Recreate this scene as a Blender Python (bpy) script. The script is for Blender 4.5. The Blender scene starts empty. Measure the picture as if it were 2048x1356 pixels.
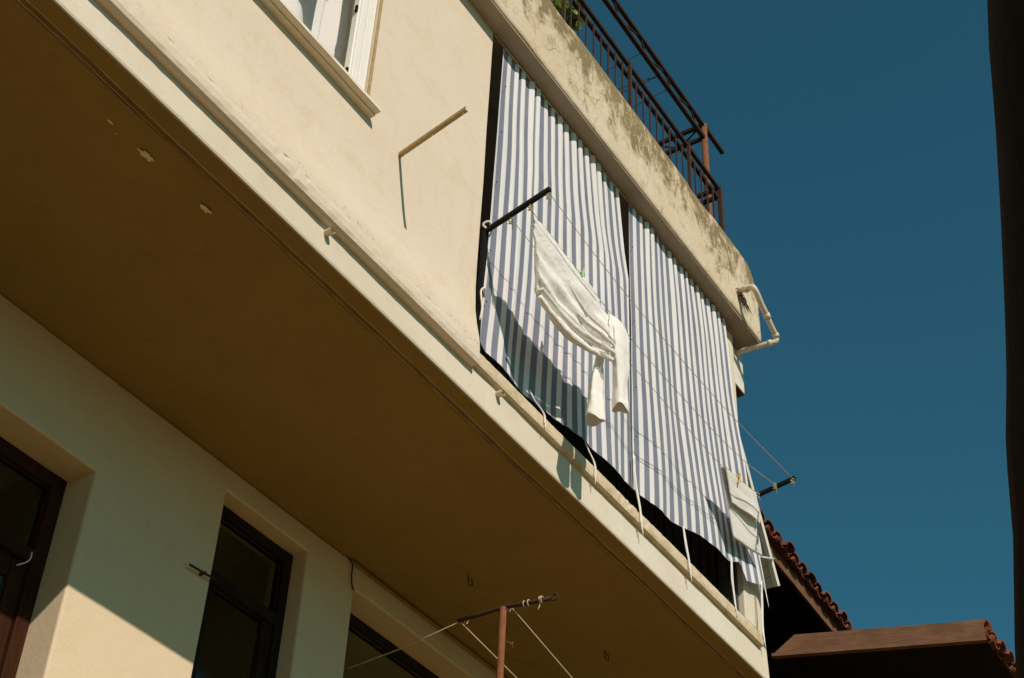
import bpy, bmesh, math, random
from mathutils import Vector, Matrix, noise

random.seed(7)
scene = bpy.context.scene
COL = scene.collection

# ------------------------------------------------------------------ camera
cam_d = bpy.data.cameras.new('camera')
cam = bpy.data.objects.new('camera', cam_d)
COL.objects.link(cam)
AZ, EL, RO = math.radians(34.03), math.radians(39.25), math.radians(2.79)
fw = Vector((math.cos(AZ) * math.cos(EL), math.sin(AZ) * math.cos(EL), math.sin(EL)))
rt = fw.cross(Vector((0, 0, 1))).normalized()
up = rt.cross(fw)
r2 = rt * math.cos(RO) + up * math.sin(RO)
u2 = -rt * math.sin(RO) + up * math.cos(RO)
m = Matrix((r2, u2, -fw)).transposed().to_4x4()
m.translation = Vector((0, 0, 1.6))
cam.matrix_world = m
cam_d.sensor_width = 36
cam_d.lens = 3090 / 2048 * 36
cam_d.clip_start = 0.05
cam_d.clip_end = 3000
scene.camera = cam

# ------------------------------------------------------------------ sky, sun, exposure
to_sun = Vector((-0.453, -1.0, 0.80)).normalized()
world = bpy.data.worlds.new('World')
scene.world = world
world.use_nodes = True
wn = world.node_tree.nodes
wl = world.node_tree.links
bg = wn['Background']
sky = wn.new('ShaderNodeTexSky')
sky.sky_type = 'NISHITA'
sky.sun_disc = False
sky.sun_elevation = math.asin(to_sun.z)
sky.sun_rotation = math.atan2(to_sun.x, to_sun.y)
sky.altitude = 0
sky.air_density = 1.0
sky.dust_density = 0.6
sky.ozone_density = 2.0
tint = wn.new('ShaderNodeMix')
tint.data_type = 'RGBA'
tint.blend_type = 'MULTIPLY'
tint.inputs[0].default_value = 1.0
tint.inputs[7].default_value = (0.37, 1.0, 0.90, 1)
wl.new(sky.outputs[0], tint.inputs[6])
wl.new(tint.outputs[2], bg.inputs[0])
bg.inputs[1].default_value = 0.081

sun_d = bpy.data.lights.new('sun', 'SUN')
sun_d.energy = 5.0
sun_d.angle = math.radians(0.5)
sun_d.color = (1.0, 0.855, 0.755)
sun = bpy.data.objects.new('sun', sun_d)
COL.objects.link(sun)
sun.rotation_euler = (-to_sun).to_track_quat('-Z', 'Y').to_euler()

vs = scene.view_settings
vs.view_transform = 'Standard'
vs.look = 'None'
vs.gamma = 1.0
vs.use_curve_mapping = False
vs.exposure = -0.26


# ------------------------------------------------------------------ materials
def newmat(name):
    mt = bpy.data.materials.new(name)
    mt.use_nodes = True
    nt = mt.node_tree
    return mt, nt, nt.nodes['Principled BSDF']


def nd(nt, typ, **kw):
    n = nt.nodes.new(typ)
    for k, v in kw.items():
        setattr(n, k, v)
    return n


def ramp(nt, src, stops):
    r = nt.nodes.new('ShaderNodeValToRGB')
    els = r.color_ramp.elements
    while len(els) < len(stops):
        els.new(0.5)
    for e, (p, c) in zip(els, stops):
        e.position = p
        e.color = c if len(c) == 4 else (*c, 1)
    nt.links.new(src, r.inputs[0])
    return r.outputs[0]


def mixc(nt, fac, a, b, mode='MIX'):
    n = nt.nodes.new('ShaderNodeMix')
    n.data_type = 'RGBA'
    n.blend_type = mode
    for s, v in ((0, fac), (6, a), (7, b)):
        if hasattr(v, 'is_output') or hasattr(v, 'node'):
            nt.links.new(v, n.inputs[s])
        elif s == 0:
            n.inputs[0].default_value = v
        else:
            n.inputs[s].default_value = (*v, 1) if len(v) == 3 else v
    return n.outputs[2]


def math_n(nt, op, a, b=None, clamp=False):
    n = nt.nodes.new('ShaderNodeMath')
    n.operation = op
    n.use_clamp = clamp
    for i, v in enumerate((a, b)):
        if v is None:
            continue
        if hasattr(v, 'node'):
            nt.links.new(v, n.inputs[i])
        else:
            n.inputs[i].default_value = v
    return n.outputs[0]


def coords(nt, scale=(1, 1, 1), loc=(0, 0, 0), kind='Object'):
    t = nt.nodes.new('ShaderNodeTexCoord')
    mp = nt.nodes.new('ShaderNodeMapping')
    mp.inputs['Scale'].default_value = scale
    mp.inputs['Location'].default_value = loc
    nt.links.new(t.outputs[kind], mp.inputs[0])
    return mp.outputs[0]


def noise_n(nt, vec, scale, detail=6, rough=0.55, dist=0.0):
    n = nt.nodes.new('ShaderNodeTexNoise')
    n.inputs['Scale'].default_value = scale
    n.inputs['Detail'].default_value = detail
    n.inputs['Roughness'].default_value = rough
    n.inputs['Distortion'].default_value = dist
    nt.links.new(vec, n.inputs['Vector'])
    return n.outputs['Fac']


def bump(nt, bs, src, strength=0.3, dist=0.004, chain=None):
    b = nt.nodes.new('ShaderNodeBump')
    b.inputs['Strength'].default_value = strength
    b.inputs['Distance'].default_value = dist
    nt.links.new(src, b.inputs['Height'])
    if chain:
        nt.links.new(chain, b.inputs['Normal'])
    nt.links.new(b.outputs[0], bs.inputs['Normal'])
    return b.outputs[0]


def plaster(name, base, warm, pale, stain=0.35, rough=0.9):
    mt, nt, bs = newmat(name)
    v = coords(nt)
    n1 = noise_n(nt, v, 1.3, 5, 0.6)
    n2 = noise_n(nt, v, 7.0, 6, 0.65, 0.4)
    n3 = noise_n(nt, v, 160, 3, 0.6)
    n4 = noise_n(nt, v, 28, 4, 0.6)
    c = mixc(nt, ramp(nt, n1, [(0.42, (0, 0, 0)), (0.72, (1, 1, 1))]), base, pale)
    f = math_n(nt, 'MULTIPLY', ramp(nt, n2, [(0.52, (0, 0, 0)), (0.74, (1, 1, 1))]), stain)
    c = mixc(nt, f, c, warm)
    n6 = noise_n(nt, v, 3.1, 5, 0.6, 0.3)
    f6 = math_n(nt, 'MULTIPLY', ramp(nt, n6, [(0.50, (0, 0, 0)), (0.70, (1, 1, 1))]), stain * 0.8)
    c = mixc(nt, f6, c, tuple(0.35 * a + 0.65 * b for a, b in zip(warm, base)))
    # faint vertical streaks of run-off
    vst = coords(nt, (9, 9, 0.6))
    n5 = noise_n(nt, vst, 2.0, 5, 0.6)
    f2 = math_n(nt, 'MULTIPLY', ramp(nt, n5, [(0.55, (0, 0, 0)), (0.8, (1, 1, 1))]), stain * 0.5)
    c = mixc(nt, f2, c, warm)
    g = mixc(nt, ramp(nt, n3, [(0.3, (0, 0, 0)), (0.7, (1, 1, 1))]), (0.93, 0.93, 0.93), (1.04, 1.04, 1.04))
    c = mixc(nt, 1.0, c, g, 'MULTIPLY')
    nt.links.new(c, bs.inputs['Base Color'])
    bs.inputs['Roughness'].default_value = rough
    bs.inputs['Specular IOR Level'].default_value = 0.15
    ch = bump(nt, bs, n4, 0.25, 0.006)
    bump(nt, bs, n3, 0.35, 0.0025, ch)
    return mt


M = {}
M['wall'] = plaster('cream_plaster', (0.67, 0.575, 0.445), (0.60, 0.45, 0.26), (0.69, 0.60, 0.475), 0.45)
M['lower'] = plaster('lower_plaster', (0.68, 0.56, 0.375), (0.62, 0.47, 0.27), (0.70, 0.595, 0.42), 0.4)
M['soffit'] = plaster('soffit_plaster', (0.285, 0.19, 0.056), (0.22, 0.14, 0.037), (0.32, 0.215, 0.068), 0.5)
M['slab'] = plaster('slab_edge_plaster', (0.64, 0.57, 0.44), (0.55, 0.45, 0.30), (0.70, 0.64, 0.52), 0.35)
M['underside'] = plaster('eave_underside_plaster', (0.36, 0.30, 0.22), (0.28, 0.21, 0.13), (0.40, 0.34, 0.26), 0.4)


def parapet_mat():
    mt, nt, bs = newmat('weathered_parapet_plaster')
    v = coords(nt)
    n1 = noise_n(nt, v, 2.2, 6, 0.65)
    n3 = noise_n(nt, v, 150, 3, 0.6)
    n4 = noise_n(nt, v, 24, 5, 0.65)
    c = mixc(nt, ramp(nt, n1, [(0.38, (0, 0, 0)), (0.68, (1, 1, 1))]), (0.63, 0.55, 0.41), (0.58, 0.47, 0.31))
    # mould and lichen creeping down from the coping, drawn out into runs
    sep = nt.nodes.new('ShaderNodeSeparateXYZ')
    nt.links.new(v, sep.inputs[0])
    hgt = math_n(nt, 'MULTIPLY_ADD', sep.outputs['Z'], 1.0)
    nt.nodes[-1].inputs[1].default_value = 1 / 0.62
    nt.nodes[-1].inputs[2].default_value = -8.70 / 0.62
    vs_ = coords(nt, (1.0, 1.0, 0.7), (0.7, 0, 0.13))
    m1 = noise_n(nt, vs_, 4.3, 9, 0.72, 0.5)
    vs2 = coords(nt, (1.0, 1.0, 0.65), (3.7, 0, 0.4))
    m2 = noise_n(nt, vs2, 11, 9, 0.75, 0.6)
    s = math_n(nt, 'MULTIPLY_ADD', hgt, 0.34)
    nt.nodes[-1].inputs[2].default_value = 0.0
    s = math_n(nt, 'ADD', s, m1)
    s2 = math_n(nt, 'MULTIPLY_ADD', m2, 0.85)
    nt.nodes[-1].inputs[2].default_value = -0.15
    s = math_n(nt, 'ADD', s, s2)
    f1 = ramp(nt, s, [(0.85, (0, 0, 0)), (0.97, (0.9, 0.9, 0.9))])
    s3 = math_n(nt, 'SUBTRACT', s, 0.1)
    f2 = ramp(nt, s3, [(0.875, (0, 0, 0)), (0.94, (1, 1, 1))])
    c = mixc(nt, math_n(nt, 'MULTIPLY', f1, 0.62), c, (0.33, 0.26, 0.12))
    c = mixc(nt, math_n(nt, 'MULTIPLY', f2, 0.75), c, (0.16, 0.12, 0.055))
    # hairline cracks
    vo = nt.nodes.new('ShaderNodeTexVoronoi')
    vo.feature = 'DISTANCE_TO_EDGE'
    vo.inputs['Scale'].default_value = 2.6
    mpn = nt.nodes.new('ShaderNodeMix')
    mpn.data_type = 'RGBA'
    mpn.inputs[0].default_value = 0.25
    nz = nt.nodes.new('ShaderNodeTexNoise')
    nz.inputs['Scale'].default_value = 6
    nz.inputs['Detail'].default_value = 6
    nt.links.new(v, nz.inputs[0])
    nt.links.new(v, mpn.inputs[6])
    nt.links.new(nz.outputs['Color'], mpn.inputs[7])
    nt.links.new(mpn.outputs[2], vo.inputs['Vector'])
    cr = ramp(nt, vo.outputs['Distance'], [(0.0, (1, 1, 1)), (0.011, (0, 0, 0))])
    msk = ramp(nt, noise_n(nt, v, 3.1, 3), [(0.50, (0, 0, 0)), (0.62, (1, 1, 1))])
    cf = math_n(nt, 'MULTIPLY', math_n(nt, 'MULTIPLY', cr, msk), 0.7)
    c = mixc(nt, cf, c, (0.28, 0.2, 0.1))
    nt.links.new(c, bs.inputs['Base Color'])
    bs.inputs['Roughness'].default_value = 0.95
    bs.inputs['Specular IOR Level'].default_value = 0.1
    ch = bump(nt, bs, n4, 0.5, 0.012)
    ch = bump(nt, bs, n3, 0.5, 0.003, ch)
    inv = math_n(nt, 'MULTIPLY', cf, -1.0)
    bump(nt, bs, inv, 0.8, 0.006, ch)
    return mt


M['parapet'] = parapet_mat()


def ledge_mat():
    mt, nt, bs = newmat('crumbling_ledge_plaster')
    v = coords(nt)
    n1 = noise_n(nt, v, 9, 7, 0.7)
    n2 = noise_n(nt, v, 60, 4, 0.7)
    c = mixc(nt, ramp(nt, n1, [(0.45, (0, 0, 0)), (0.7, (1, 1, 1))]), (0.62, 0.53, 0.36), (0.47, 0.36, 0.2))
    f = ramp(nt, n2, [(0.6, (0, 0, 0)), (0.72, (0.8, 0.8, 0.8))])
    f = math_n(nt, 'MULTIPLY', f, ramp(nt, noise_n(nt, v, 3.2, 4), [(0.45, (0, 0, 0)), (0.6, (1, 1, 1))]))
    c = mixc(nt, f, c, (0.24, 0.17, 0.08))
    nt.links.new(c, bs.inputs['Base Color'])
    bs.inputs['Roughness'].default_value = 0.95
    bs.inputs['Specular IOR Level'].default_value = 0.1
    bump(nt, bs, n2, 0.6, 0.005)
    return mt


M['ledge'] = ledge_mat()


def wall_foot():
    mt = plaster('crumbling_wall_foot', (0.67, 0.575, 0.445), (0.60, 0.45, 0.26), (0.69, 0.60, 0.475), 0.45)
    nt = mt.node_tree
    bs = nt.nodes['Principled BSDF']
    old = bs.inputs['Base Color'].links[0].from_socket
    v = coords(nt)
    sep = nt.nodes.new('ShaderNodeSeparateXYZ')
    nt.links.new(v, sep.inputs[0])
    band = ramp(nt, math_n(nt, 'MULTIPLY_ADD', sep.outputs['Z'], 8.0), [(0.02, (0, 0, 0)), (0.10, (1, 1, 1)), (0.25, (1, 1, 1)), (0.5, (0, 0, 0))])
    for n in nt.nodes:
        if n.type == 'MATH' and n.operation == 'MULTIPLY_ADD':
            n.inputs[2].default_value = -6.235 * 8
    spots = ramp(nt, noise_n(nt, v, 48, 5, 0.75), [(0.56, (0, 0, 0)), (0.62, (1, 1, 1))])
    where = ramp(nt, noise_n(nt, v, 4.0, 4, 0.6), [(0.49, (0, 0, 0)), (0.58, (1, 1, 1))])
    f = math_n(nt, 'MULTIPLY', math_n(nt, 'MULTIPLY', spots, where), band)
    nt.links.new(mixc(nt, math_n(nt, 'MULTIPLY', f, 0.8), old, (0.26, 0.18, 0.09)), bs.inputs['Base Color'])
    return mt


M['wall_foot'] = wall_foot()


def plain(name, col, rough=0.6, metal=0.0, spec=0.3, var=0.12, scale=20, bmp=0.2, bscale=80):
    mt, nt, bs = newmat(name)
    v = coords(nt)
    n = noise_n(nt, v, scale, 5, 0.6)
    lo = tuple(max(0, c * (1 - var)) for c in col)
    hi = tuple(min(1, c * (1 + var)) for c in col)
    c = mixc(nt, ramp(nt, n, [(0.3, (0, 0, 0)), (0.7, (1, 1, 1))]), lo, hi)
    nt.links.new(c, bs.inputs['Base Color'])
    bs.inputs['Roughness'].default_value = rough
    bs.inputs['Metallic'].default_value = metal
    bs.inputs['Specular IOR Level'].default_value = spec
    if bmp:
        bump(nt, bs, noise_n(nt, v, bscale, 3), bmp, 0.002)
    return mt


def wood(name, a, b, scale=(30, 30, 2.2), rough=0.7):
    mt, nt, bs = newmat(name)
    v = coords(nt, scale)
    n = noise_n(nt, v, 1.6, 7, 0.65, 0.6)
    n2 = noise_n(nt, coords(nt), 5, 4)
    c = mixc(nt, ramp(nt, n, [(0.32, (0, 0, 0)), (0.68, (1, 1, 1))]), a, b)
    d = ramp(nt, n2, [(0.3, (0.7, 0.7, 0.7)), (0.7, (1.1, 1.1, 1.1))])
    c = mixc(nt, 1.0, c, d, 'MULTIPLY')
    nt.links.new(c, bs.inputs['Base Color'])
    bs.inputs['Roughness'].default_value = rough
    bs.inputs['Specular IOR Level'].default_value = 0.08
    bump(nt, bs, n, 0.35, 0.004)
    return mt


def rust(name, a, b, dark):
    mt, nt, bs = newmat(name)
    v = coords(nt)
    n = noise_n(nt, v, 18, 7, 0.7)
    n2 = noise_n(nt, v, 60, 4, 0.7)
    c = mixc(nt, ramp(nt, n, [(0.35, (0, 0, 0)), (0.66, (1, 1, 1))]), a, b)
    c = mixc(nt, ramp(nt, n2, [(0.52, (0, 0, 0)), (0.7, (0.9, 0.9, 0.9))]), c, dark)
    nt.links.new(c, bs.inputs['Base Color'])
    bs.inputs['Roughness'].default_value = 0.85
    bs.inputs['Specular IOR Level'].default_value = 0.2
    bump(nt, bs, n2, 0.5, 0.003)
    return mt


M['rust'] = rust('rusted_iron', (0.045, 0.026, 0.018), (0.07, 0.035, 0.021), (0.025, 0.016, 0.012))
M['rail'] = rust('dark_rusted_rail', (0.022, 0.015, 0.011), (0.035, 0.02, 0.013), (0.014, 0.01, 0.008))
M['rustpole'] = rust('rust_red_pipe', (0.22, 0.085, 0.036), (0.18, 0.068, 0.028), (0.10, 0.04, 0.02))
M['black_iron'] = plain('black_painted_iron', (0.008, 0.008, 0.008), 0.7, 0.0, 0.12)
M['tan_iron'] = plain('tan_painted_iron', (0.40, 0.28, 0.13), 0.7, 0.0, 0.25, 0.2, 40)
M['white_pvc'] = plain('white_window_plastic', (0.80, 0.77, 0.70), 0.4, 0.0, 0.4, 0.03)
M['sill'] = plain('pale_marble_sill', (0.74, 0.66, 0.50), 0.6, 0, 0.3, 0.08)
M['pipe'] = plain('yellowed_plastic_pipe', (0.60, 0.52, 0.38), 0.5, 0, 0.35, 0.1, 14)
M['rope'] = plain('clothes_line_cord', (0.50, 0.40, 0.24), 0.9, 0, 0.1)
M['cord_white'] = plain('white_cotton_cord', (0.78, 0.75, 0.68), 0.9, 0, 0.1)
M['dark_wire'] = plain('dark_wire', (0.03, 0.025, 0.02), 0.7)
M['roots'] = plain('dry_roots', (0.09, 0.055, 0.03), 0.9)
M['room'] = plain('dim_room_plaster', (0.46, 0.43, 0.28), 0.9)
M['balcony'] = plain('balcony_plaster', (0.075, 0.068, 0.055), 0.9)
M['door_wood'] = wood('brown_door_wood', (0.032, 0.0115, 0.0043), (0.054, 0.020, 0.0075))
M['dark_wood'] = wood('dark_stained_frame', (0.018, 0.011, 0.007), (0.03, 0.018, 0.011))
def add_knots(mt):
    nt = mt.node_tree
    bs = nt.nodes['Principled BSDF']
    old = bs.inputs['Base Color'].links[0].from_socket
    vo = nt.nodes.new('ShaderNodeTexVoronoi')
    vo.inputs['Scale'].default_value = 5.5
    nt.links.new(coords(nt, (1, 1, 1.6)), vo.inputs['Vector'])
    f = ramp(nt, vo.outputs['Distance'], [(0.06, (1, 1, 1)), (0.16, (0, 0, 0))])
    f = math_n(nt, 'MULTIPLY', f, ramp(nt, noise_n(nt, coords(nt), 3.0, 2), [(0.45, (0, 0, 0)), (0.55, (0.85, 0.85, 0.85))]))
    nt.links.new(mixc(nt, f, old, (0.035, 0.018, 0.011)), bs.inputs['Base Color'])
    return mt


M['fascia'] = wood('stained_fascia_board', (0.13, 0.065, 0.036), (0.21, 0.105, 0.055), (3, 3, 40))
M['eave_wood'] = wood('dark_eave_boards', (0.010, 0.006, 0.004), (0.018, 0.011, 0.007), (2, 30, 30))
M['post_wood'] = wood('blackened_timber', (0.006, 0.004, 0.0025), (0.014, 0.008, 0.004), (28, 28, 1.5), 0.85)
M['tile'] = plain('terracotta_tile', (0.165, 0.056, 0.028), 0.8, 0, 0.2, 0.35, 9, 0.4, 60)
M['asphalt'] = plain('dusty_street', (0.27, 0.19, 0.085), 0.95, 0, 0.2, 0.2, 3, 0.5)
M['terrace'] = plain('terrace_concrete', (0.30, 0.20, 0.075), 0.95, 0, 0.2, 0.2, 6, 0.4)
M['stone'] = plain('terrace_wall_render', (0.30, 0.25, 0.17), 0.95, 0, 0.1, 0.2, 5, 0.5, 30)
M['house'] = plain('shaded_house_render', (0.22, 0.18, 0.12), 0.95, 0, 0.1, 0.2, 4, 0.4, 40)
M['yellow'] = plain('yellow_plastic', (0.75, 0.48, 0.03), 0.4)
M['green_plastic'] = plain('pale_green_plastic', (0.42, 0.70, 0.35), 0.4)
M['shutter_white'] = plain('white_painted_boards', (0.66, 0.62, 0.52), 0.6, 0, 0.3, 0.1, 12)
M['groove'] = plain('shade_toned_drip_groove', (0.20, 0.125, 0.038), 0.95, 0, 0.05, 0.3, 8)  # darker soffit tone, the shade of the recess painted in
M['flake'] = plain('exposed_pale_plaster', (0.74, 0.66, 0.46), 0.95, 0, 0.1, 0.1)


def fabric(name, base_fn, trans=0.25, bscale=900):
    mt, nt, bs = newmat(name)
    c = base_fn(nt)
    v = coords(nt)
    weave = noise_n(nt, v, 260, 2, 0.5)
    wr = noise_n(nt, v, 16, 4, 0.6)
    if hasattr(c, 'node'):
        nt.links.new(c, bs.inputs['Base Color'])
    else:
        bs.inputs['Base Color'].default_value = (*c, 1)
    bs.inputs['Roughness'].default_value = 0.95
    bs.inputs['Specular IOR Level'].default_value = 0.05
    bs.inputs['Sheen Weight'].default_value = 0.05
    wr2 = noise_n(nt, v, 42, 5, 0.65, 0.8)
    ch = bump(nt, bs, wr, 0.3, 0.007)
    ch = bump(nt, bs, wr2, 0.35, 0.004, ch)
    bump(nt, bs, weave, 0.25, 0.001, ch)
    tr = nt.nodes.new('ShaderNodeBsdfTranslucent')
    if hasattr(c, 'node'):
        nt.links.new(c, tr.inputs[0])
    else:
        tr.inputs[0].default_value = (*c, 1)
    mx = nt.nodes.new('ShaderNodeMixShader')
    mx.inputs[0].default_value = trans
    out = nt.nodes['Material Output']
    nt.links.new(bs.outputs[0], mx.inputs[1])
    nt.links.new(tr.outputs[0], mx.inputs[2])
    nt.links.new(mx.outputs[0], out.inputs['Surface'])
    return mt


def stripes(nt):
    t = nt.nodes.new('ShaderNodeTexCoord')
    sep = nt.nodes.new('ShaderNodeSeparateXYZ')
    nt.links.new(t.outputs['UV'], sep.inputs[0])
    wob = noise_n(nt, t.outputs['UV'], 60, 3)
    u = math_n(nt, 'ADD', sep.outputs[0], math_n(nt, 'MULTIPLY', math_n(nt, 'SUBTRACT', wob, 0.5), 0.03))
    fr = math_n(nt, 'FRACT', u)
    tri = math_n(nt, 'ABSOLUTE', math_n(nt, 'SUBTRACT', fr, 0.5))
    f = ramp(nt, tri, [(0.24, (1, 1, 1)), (0.295, (0, 0, 0))])
    v = coords(nt)
    dirt = noise_n(nt, v, 3, 5)
    blue = mixc(nt, ramp(nt, dirt, [(0.35, (0, 0, 0)), (0.7, (1, 1, 1))]), (0.185, 0.205, 0.262), (0.235, 0.256, 0.31))
    white = mixc(nt, ramp(nt, dirt, [(0.35, (0, 0, 0)), (0.7, (1, 1, 1))]), (0.74, 0.735, 0.71), (0.79, 0.78, 0.76))
    return mixc(nt, f, white, blue)


M['striped'] = fabric('blue_white_striped_canvas', stripes, 0.12)
M['cotton'] = fabric('white_cotton', lambda nt: (0.83, 0.805, 0.75), 0.06)
M['sheer'] = fabric('white_window_curtain', lambda nt: (0.80, 0.78, 0.75), 0.2)


def leaf_mat():
    mt, nt, bs = newmat('vine_leaf')
    v = coords(nt)
    n = noise_n(nt, v, 9, 3)
    c = mixc(nt, ramp(nt, n, [(0.3, (0, 0, 0)), (0.7, (1, 1, 1))]), (0.08, 0.15, 0.018), (0.22, 0.29, 0.045))
    nt.links.new(c, bs.inputs['Base Color'])
    bs.inputs['Roughness'].default_value = 0.5
    tr = nt.nodes.new('ShaderNodeBsdfTranslucent')
    nt.links.new(c, tr.inputs[0])
    mx = nt.nodes.new('ShaderNodeMixShader')
    mx.inputs[0].default_value = 0.35
    nt.links.new(bs.outputs[0], mx.inputs[1])
    nt.links.new(tr.outputs[0], mx.inputs[2])
    nt.links.new(mx.outputs[0], nt.nodes['Material Output'].inputs['Surface'])
    return mt


M['leaf'] = leaf_mat()


def glass_mat():
    mt, nt, bs = newmat('door_glass')
    bs.inputs['Base Color'].default_value = (0.75, 0.78, 0.68, 1)
    bs.inputs['Roughness'].default_value = 0.06
    bs.inputs['Transmission Weight'].default_value = 1.0
    bs.inputs['IOR'].default_value = 1.25
    return mt


M['glass'] = glass_mat()


add_knots(M['fascia'])
_nt = M['tile'].node_tree
_bs = _nt.nodes['Principled BSDF']
_old = _bs.inputs['Base Color'].links[0].from_socket
_oi = _nt.nodes.new('ShaderNodeObjectInfo')
_nt.links.new(mixc(_nt, 1.0, _old, ramp(_nt, _oi.outputs['Random'], [(0.0, (0.5, 0.52, 0.55)), (0.5, (1.0, 1.0, 1.0)), (1.0, (1.25, 1.2, 1.15))]), 'MULTIPLY'), _bs.inputs['Base Color'])


# ------------------------------------------------------------------ mesh helpers
def link(name, bm, mat, parent=None, smooth=False):
    me = bpy.data.meshes.new(name)
    bm.normal_update()
    bm.to_mesh(me)
    bm.free()
    me.materials.append(mat)
    if smooth:
        for p in me.polygons:
            p.use_smooth = True
    o = bpy.data.objects.new(name, me)
    COL.objects.link(o)
    if parent:
        o.parent = parent
        o.matrix_parent_inverse = Matrix.Translation(-parent.location) if parent.type == 'EMPTY' and parent.parent is None else Matrix.Identity(4)
    return o


def tag(o, label=None, cat=None, group=None, kind=None):
    if label:
        o['label'] = label
    if cat:
        o['category'] = cat
    if group:
        o['group'] = group
    if kind:
        o['kind'] = kind
    return o


def thing(name, loc, label, cat, group=None):
    o = bpy.data.objects.new(name, None)
    COL.objects.link(o)
    o.location = loc
    return tag(o, label, cat, group)


def box(bm, x0, x1, y0, y1, z0, z1, bev=0.0):
    vs_ = [bm.verts.new(p) for p in ((x0, y0, z0), (x1, y0, z0), (x1, y1, z0), (x0, y1, z0),
                                     (x0, y0, z1), (x1, y0, z1), (x1, y1, z1), (x0, y1, z1))]
    fs = [bm.faces.new([vs_[i] for i in q]) for q in
          ((3, 2, 1, 0), (4, 5, 6, 7), (0, 1, 5, 4), (1, 2, 6, 5), (2, 3, 7, 6), (3, 0, 4, 7))]
    if bev:
        es = list({e for f in fs for e in f.edges})
        bmesh.ops.bevel(bm, geom=es, offset=bev, segments=2, affect='EDGES', profile=0.5)
    return bm


def boxo(name, mat, parent, x0, x1, y0, y1, z0, z1, bev=0.0):
    bm = bmesh.new()
    box(bm, x0, x1, y0, y1, z0, z1, bev)
    return link(name, bm, mat, parent)


def tube(bm, pts, rad, seg=8, cap=True, rad_fn=None):
    pts = [Vector(p) for p in pts]
    n = len(pts)
    rings = []
    ref = None
    for i, p in enumerate(pts):
        t = (pts[min(i + 1, n - 1)] - pts[max(i - 1, 0)]).normalized()
        if ref is None:
            ref = Vector((0, 0, 1)) if abs(t.z) < 0.9 else Vector((1, 0, 0))
        a = t.cross(ref).normalized()
        b = a.cross(t).normalized()
        ref = b
        r = rad_fn(i / (n - 1)) if rad_fn else rad
        rings.append([bm.verts.new(p + (a * math.cos(k * 2 * math.pi / seg) + b * math.sin(k * 2 * math.pi / seg)) * r)
                      for k in range(seg)])
    for i in range(n - 1):
        for k in range(seg):
            k2 = (k + 1) % seg
            bm.faces.new((rings[i][k], rings[i][k2], rings[i + 1][k2], rings[i + 1][k]))
    if cap:
        bm.faces.new(rings[0][::-1])
        bm.faces.new(rings[-1])
    return bm


def tubeo(name, mat, parent, pts, rad, seg=8, smooth=True, rad_fn=None):
    bm = bmesh.new()
    tube(bm, pts, rad, seg, True, rad_fn)
    return link(name, bm, mat, parent, smooth)


def bar(bm, a, b, w, h):
    """square-section bar from a to b"""
    a, b = Vector(a), Vector(b)
    t = (b - a).normalized()
    s = t.cross(Vector((0, 0, 1)))
    if s.length < 1e-3:
        s = Vector((1, 0, 0))
    s.normalize()
    u = s.cross(t).normalized()
    q = []
    for p in (a, b):
        q.append([bm.verts.new(p + s * sx * w / 2 + u * sy * h / 2) for sx, sy in ((-1, -1), (1, -1), (1, 1), (-1, 1))])
    for k in range(4):
        bm.faces.new((q[0][k], q[0][(k + 1) % 4], q[1][(k + 1) % 4], q[1][k]))
    bm.faces.new(q[0][::-1])
    bm.faces.new(q[1])
    return bm


def baro(name, mat, parent, a, b, w, h):
    bm = bmesh.new()
    bar(bm, a, b, w, h)
    bmesh.ops.recalc_face_normals(bm, faces=bm.faces)
    return link(name, bm, mat, parent)


def curve_pts(pts, n):
    """Catmull-Rom through pts"""
    pts = [Vector(p) for p in pts]
    out = []
    m_ = len(pts) - 1
    for i in range(n + 1):
        t = i / n * m_
        k = min(int(t), m_ - 1)
        f = t - k
        p1, p2 = pts[k], pts[k + 1]
        p0 = pts[k - 1] if k > 0 else p1 * 2 - p2
        p3 = pts[k + 2] if k + 2 <= m_ else p2 * 2 - p1
        out.append(0.5 * (2 * p1 + (p2 - p0) * f + (2 * p0 - 5 * p1 + 4 * p2 - p3) * f * f + (3 * p1 - p0 - 3 * p2 + p3) * f ** 3))
    return out


def sweep_x(bm, prof, xs, fn=None):
    """closed (y,z) loop swept along x; fn(x,y,z,k) -> (x,y,z) roughens it"""
    rings = []
    for x in xs:
        r = []
        for k, (y, z) in enumerate(prof):
            p = (x, y, z)
            if fn:
                p = fn(x, y, z, k)
            r.append(bm.verts.new(p))
        rings.append(r)
    n = len(prof)
    for i in range(len(xs) - 1):
        for k in range(n):
            bm.faces.new((rings[i][k], rings[i + 1][k], rings[i + 1][(k + 1) % n], rings[i][(k + 1) % n]))
    bm.faces.new(rings[0])
    bm.faces.new(rings[-1][::-1])
    bmesh.ops.recalc_face_normals(bm, faces=bm.faces)
    return bm


def frange(a, b, st):
    n = max(1, round((b - a) / st))
    return [a + (b - a) * i / n for i in range(n + 1)]


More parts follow.
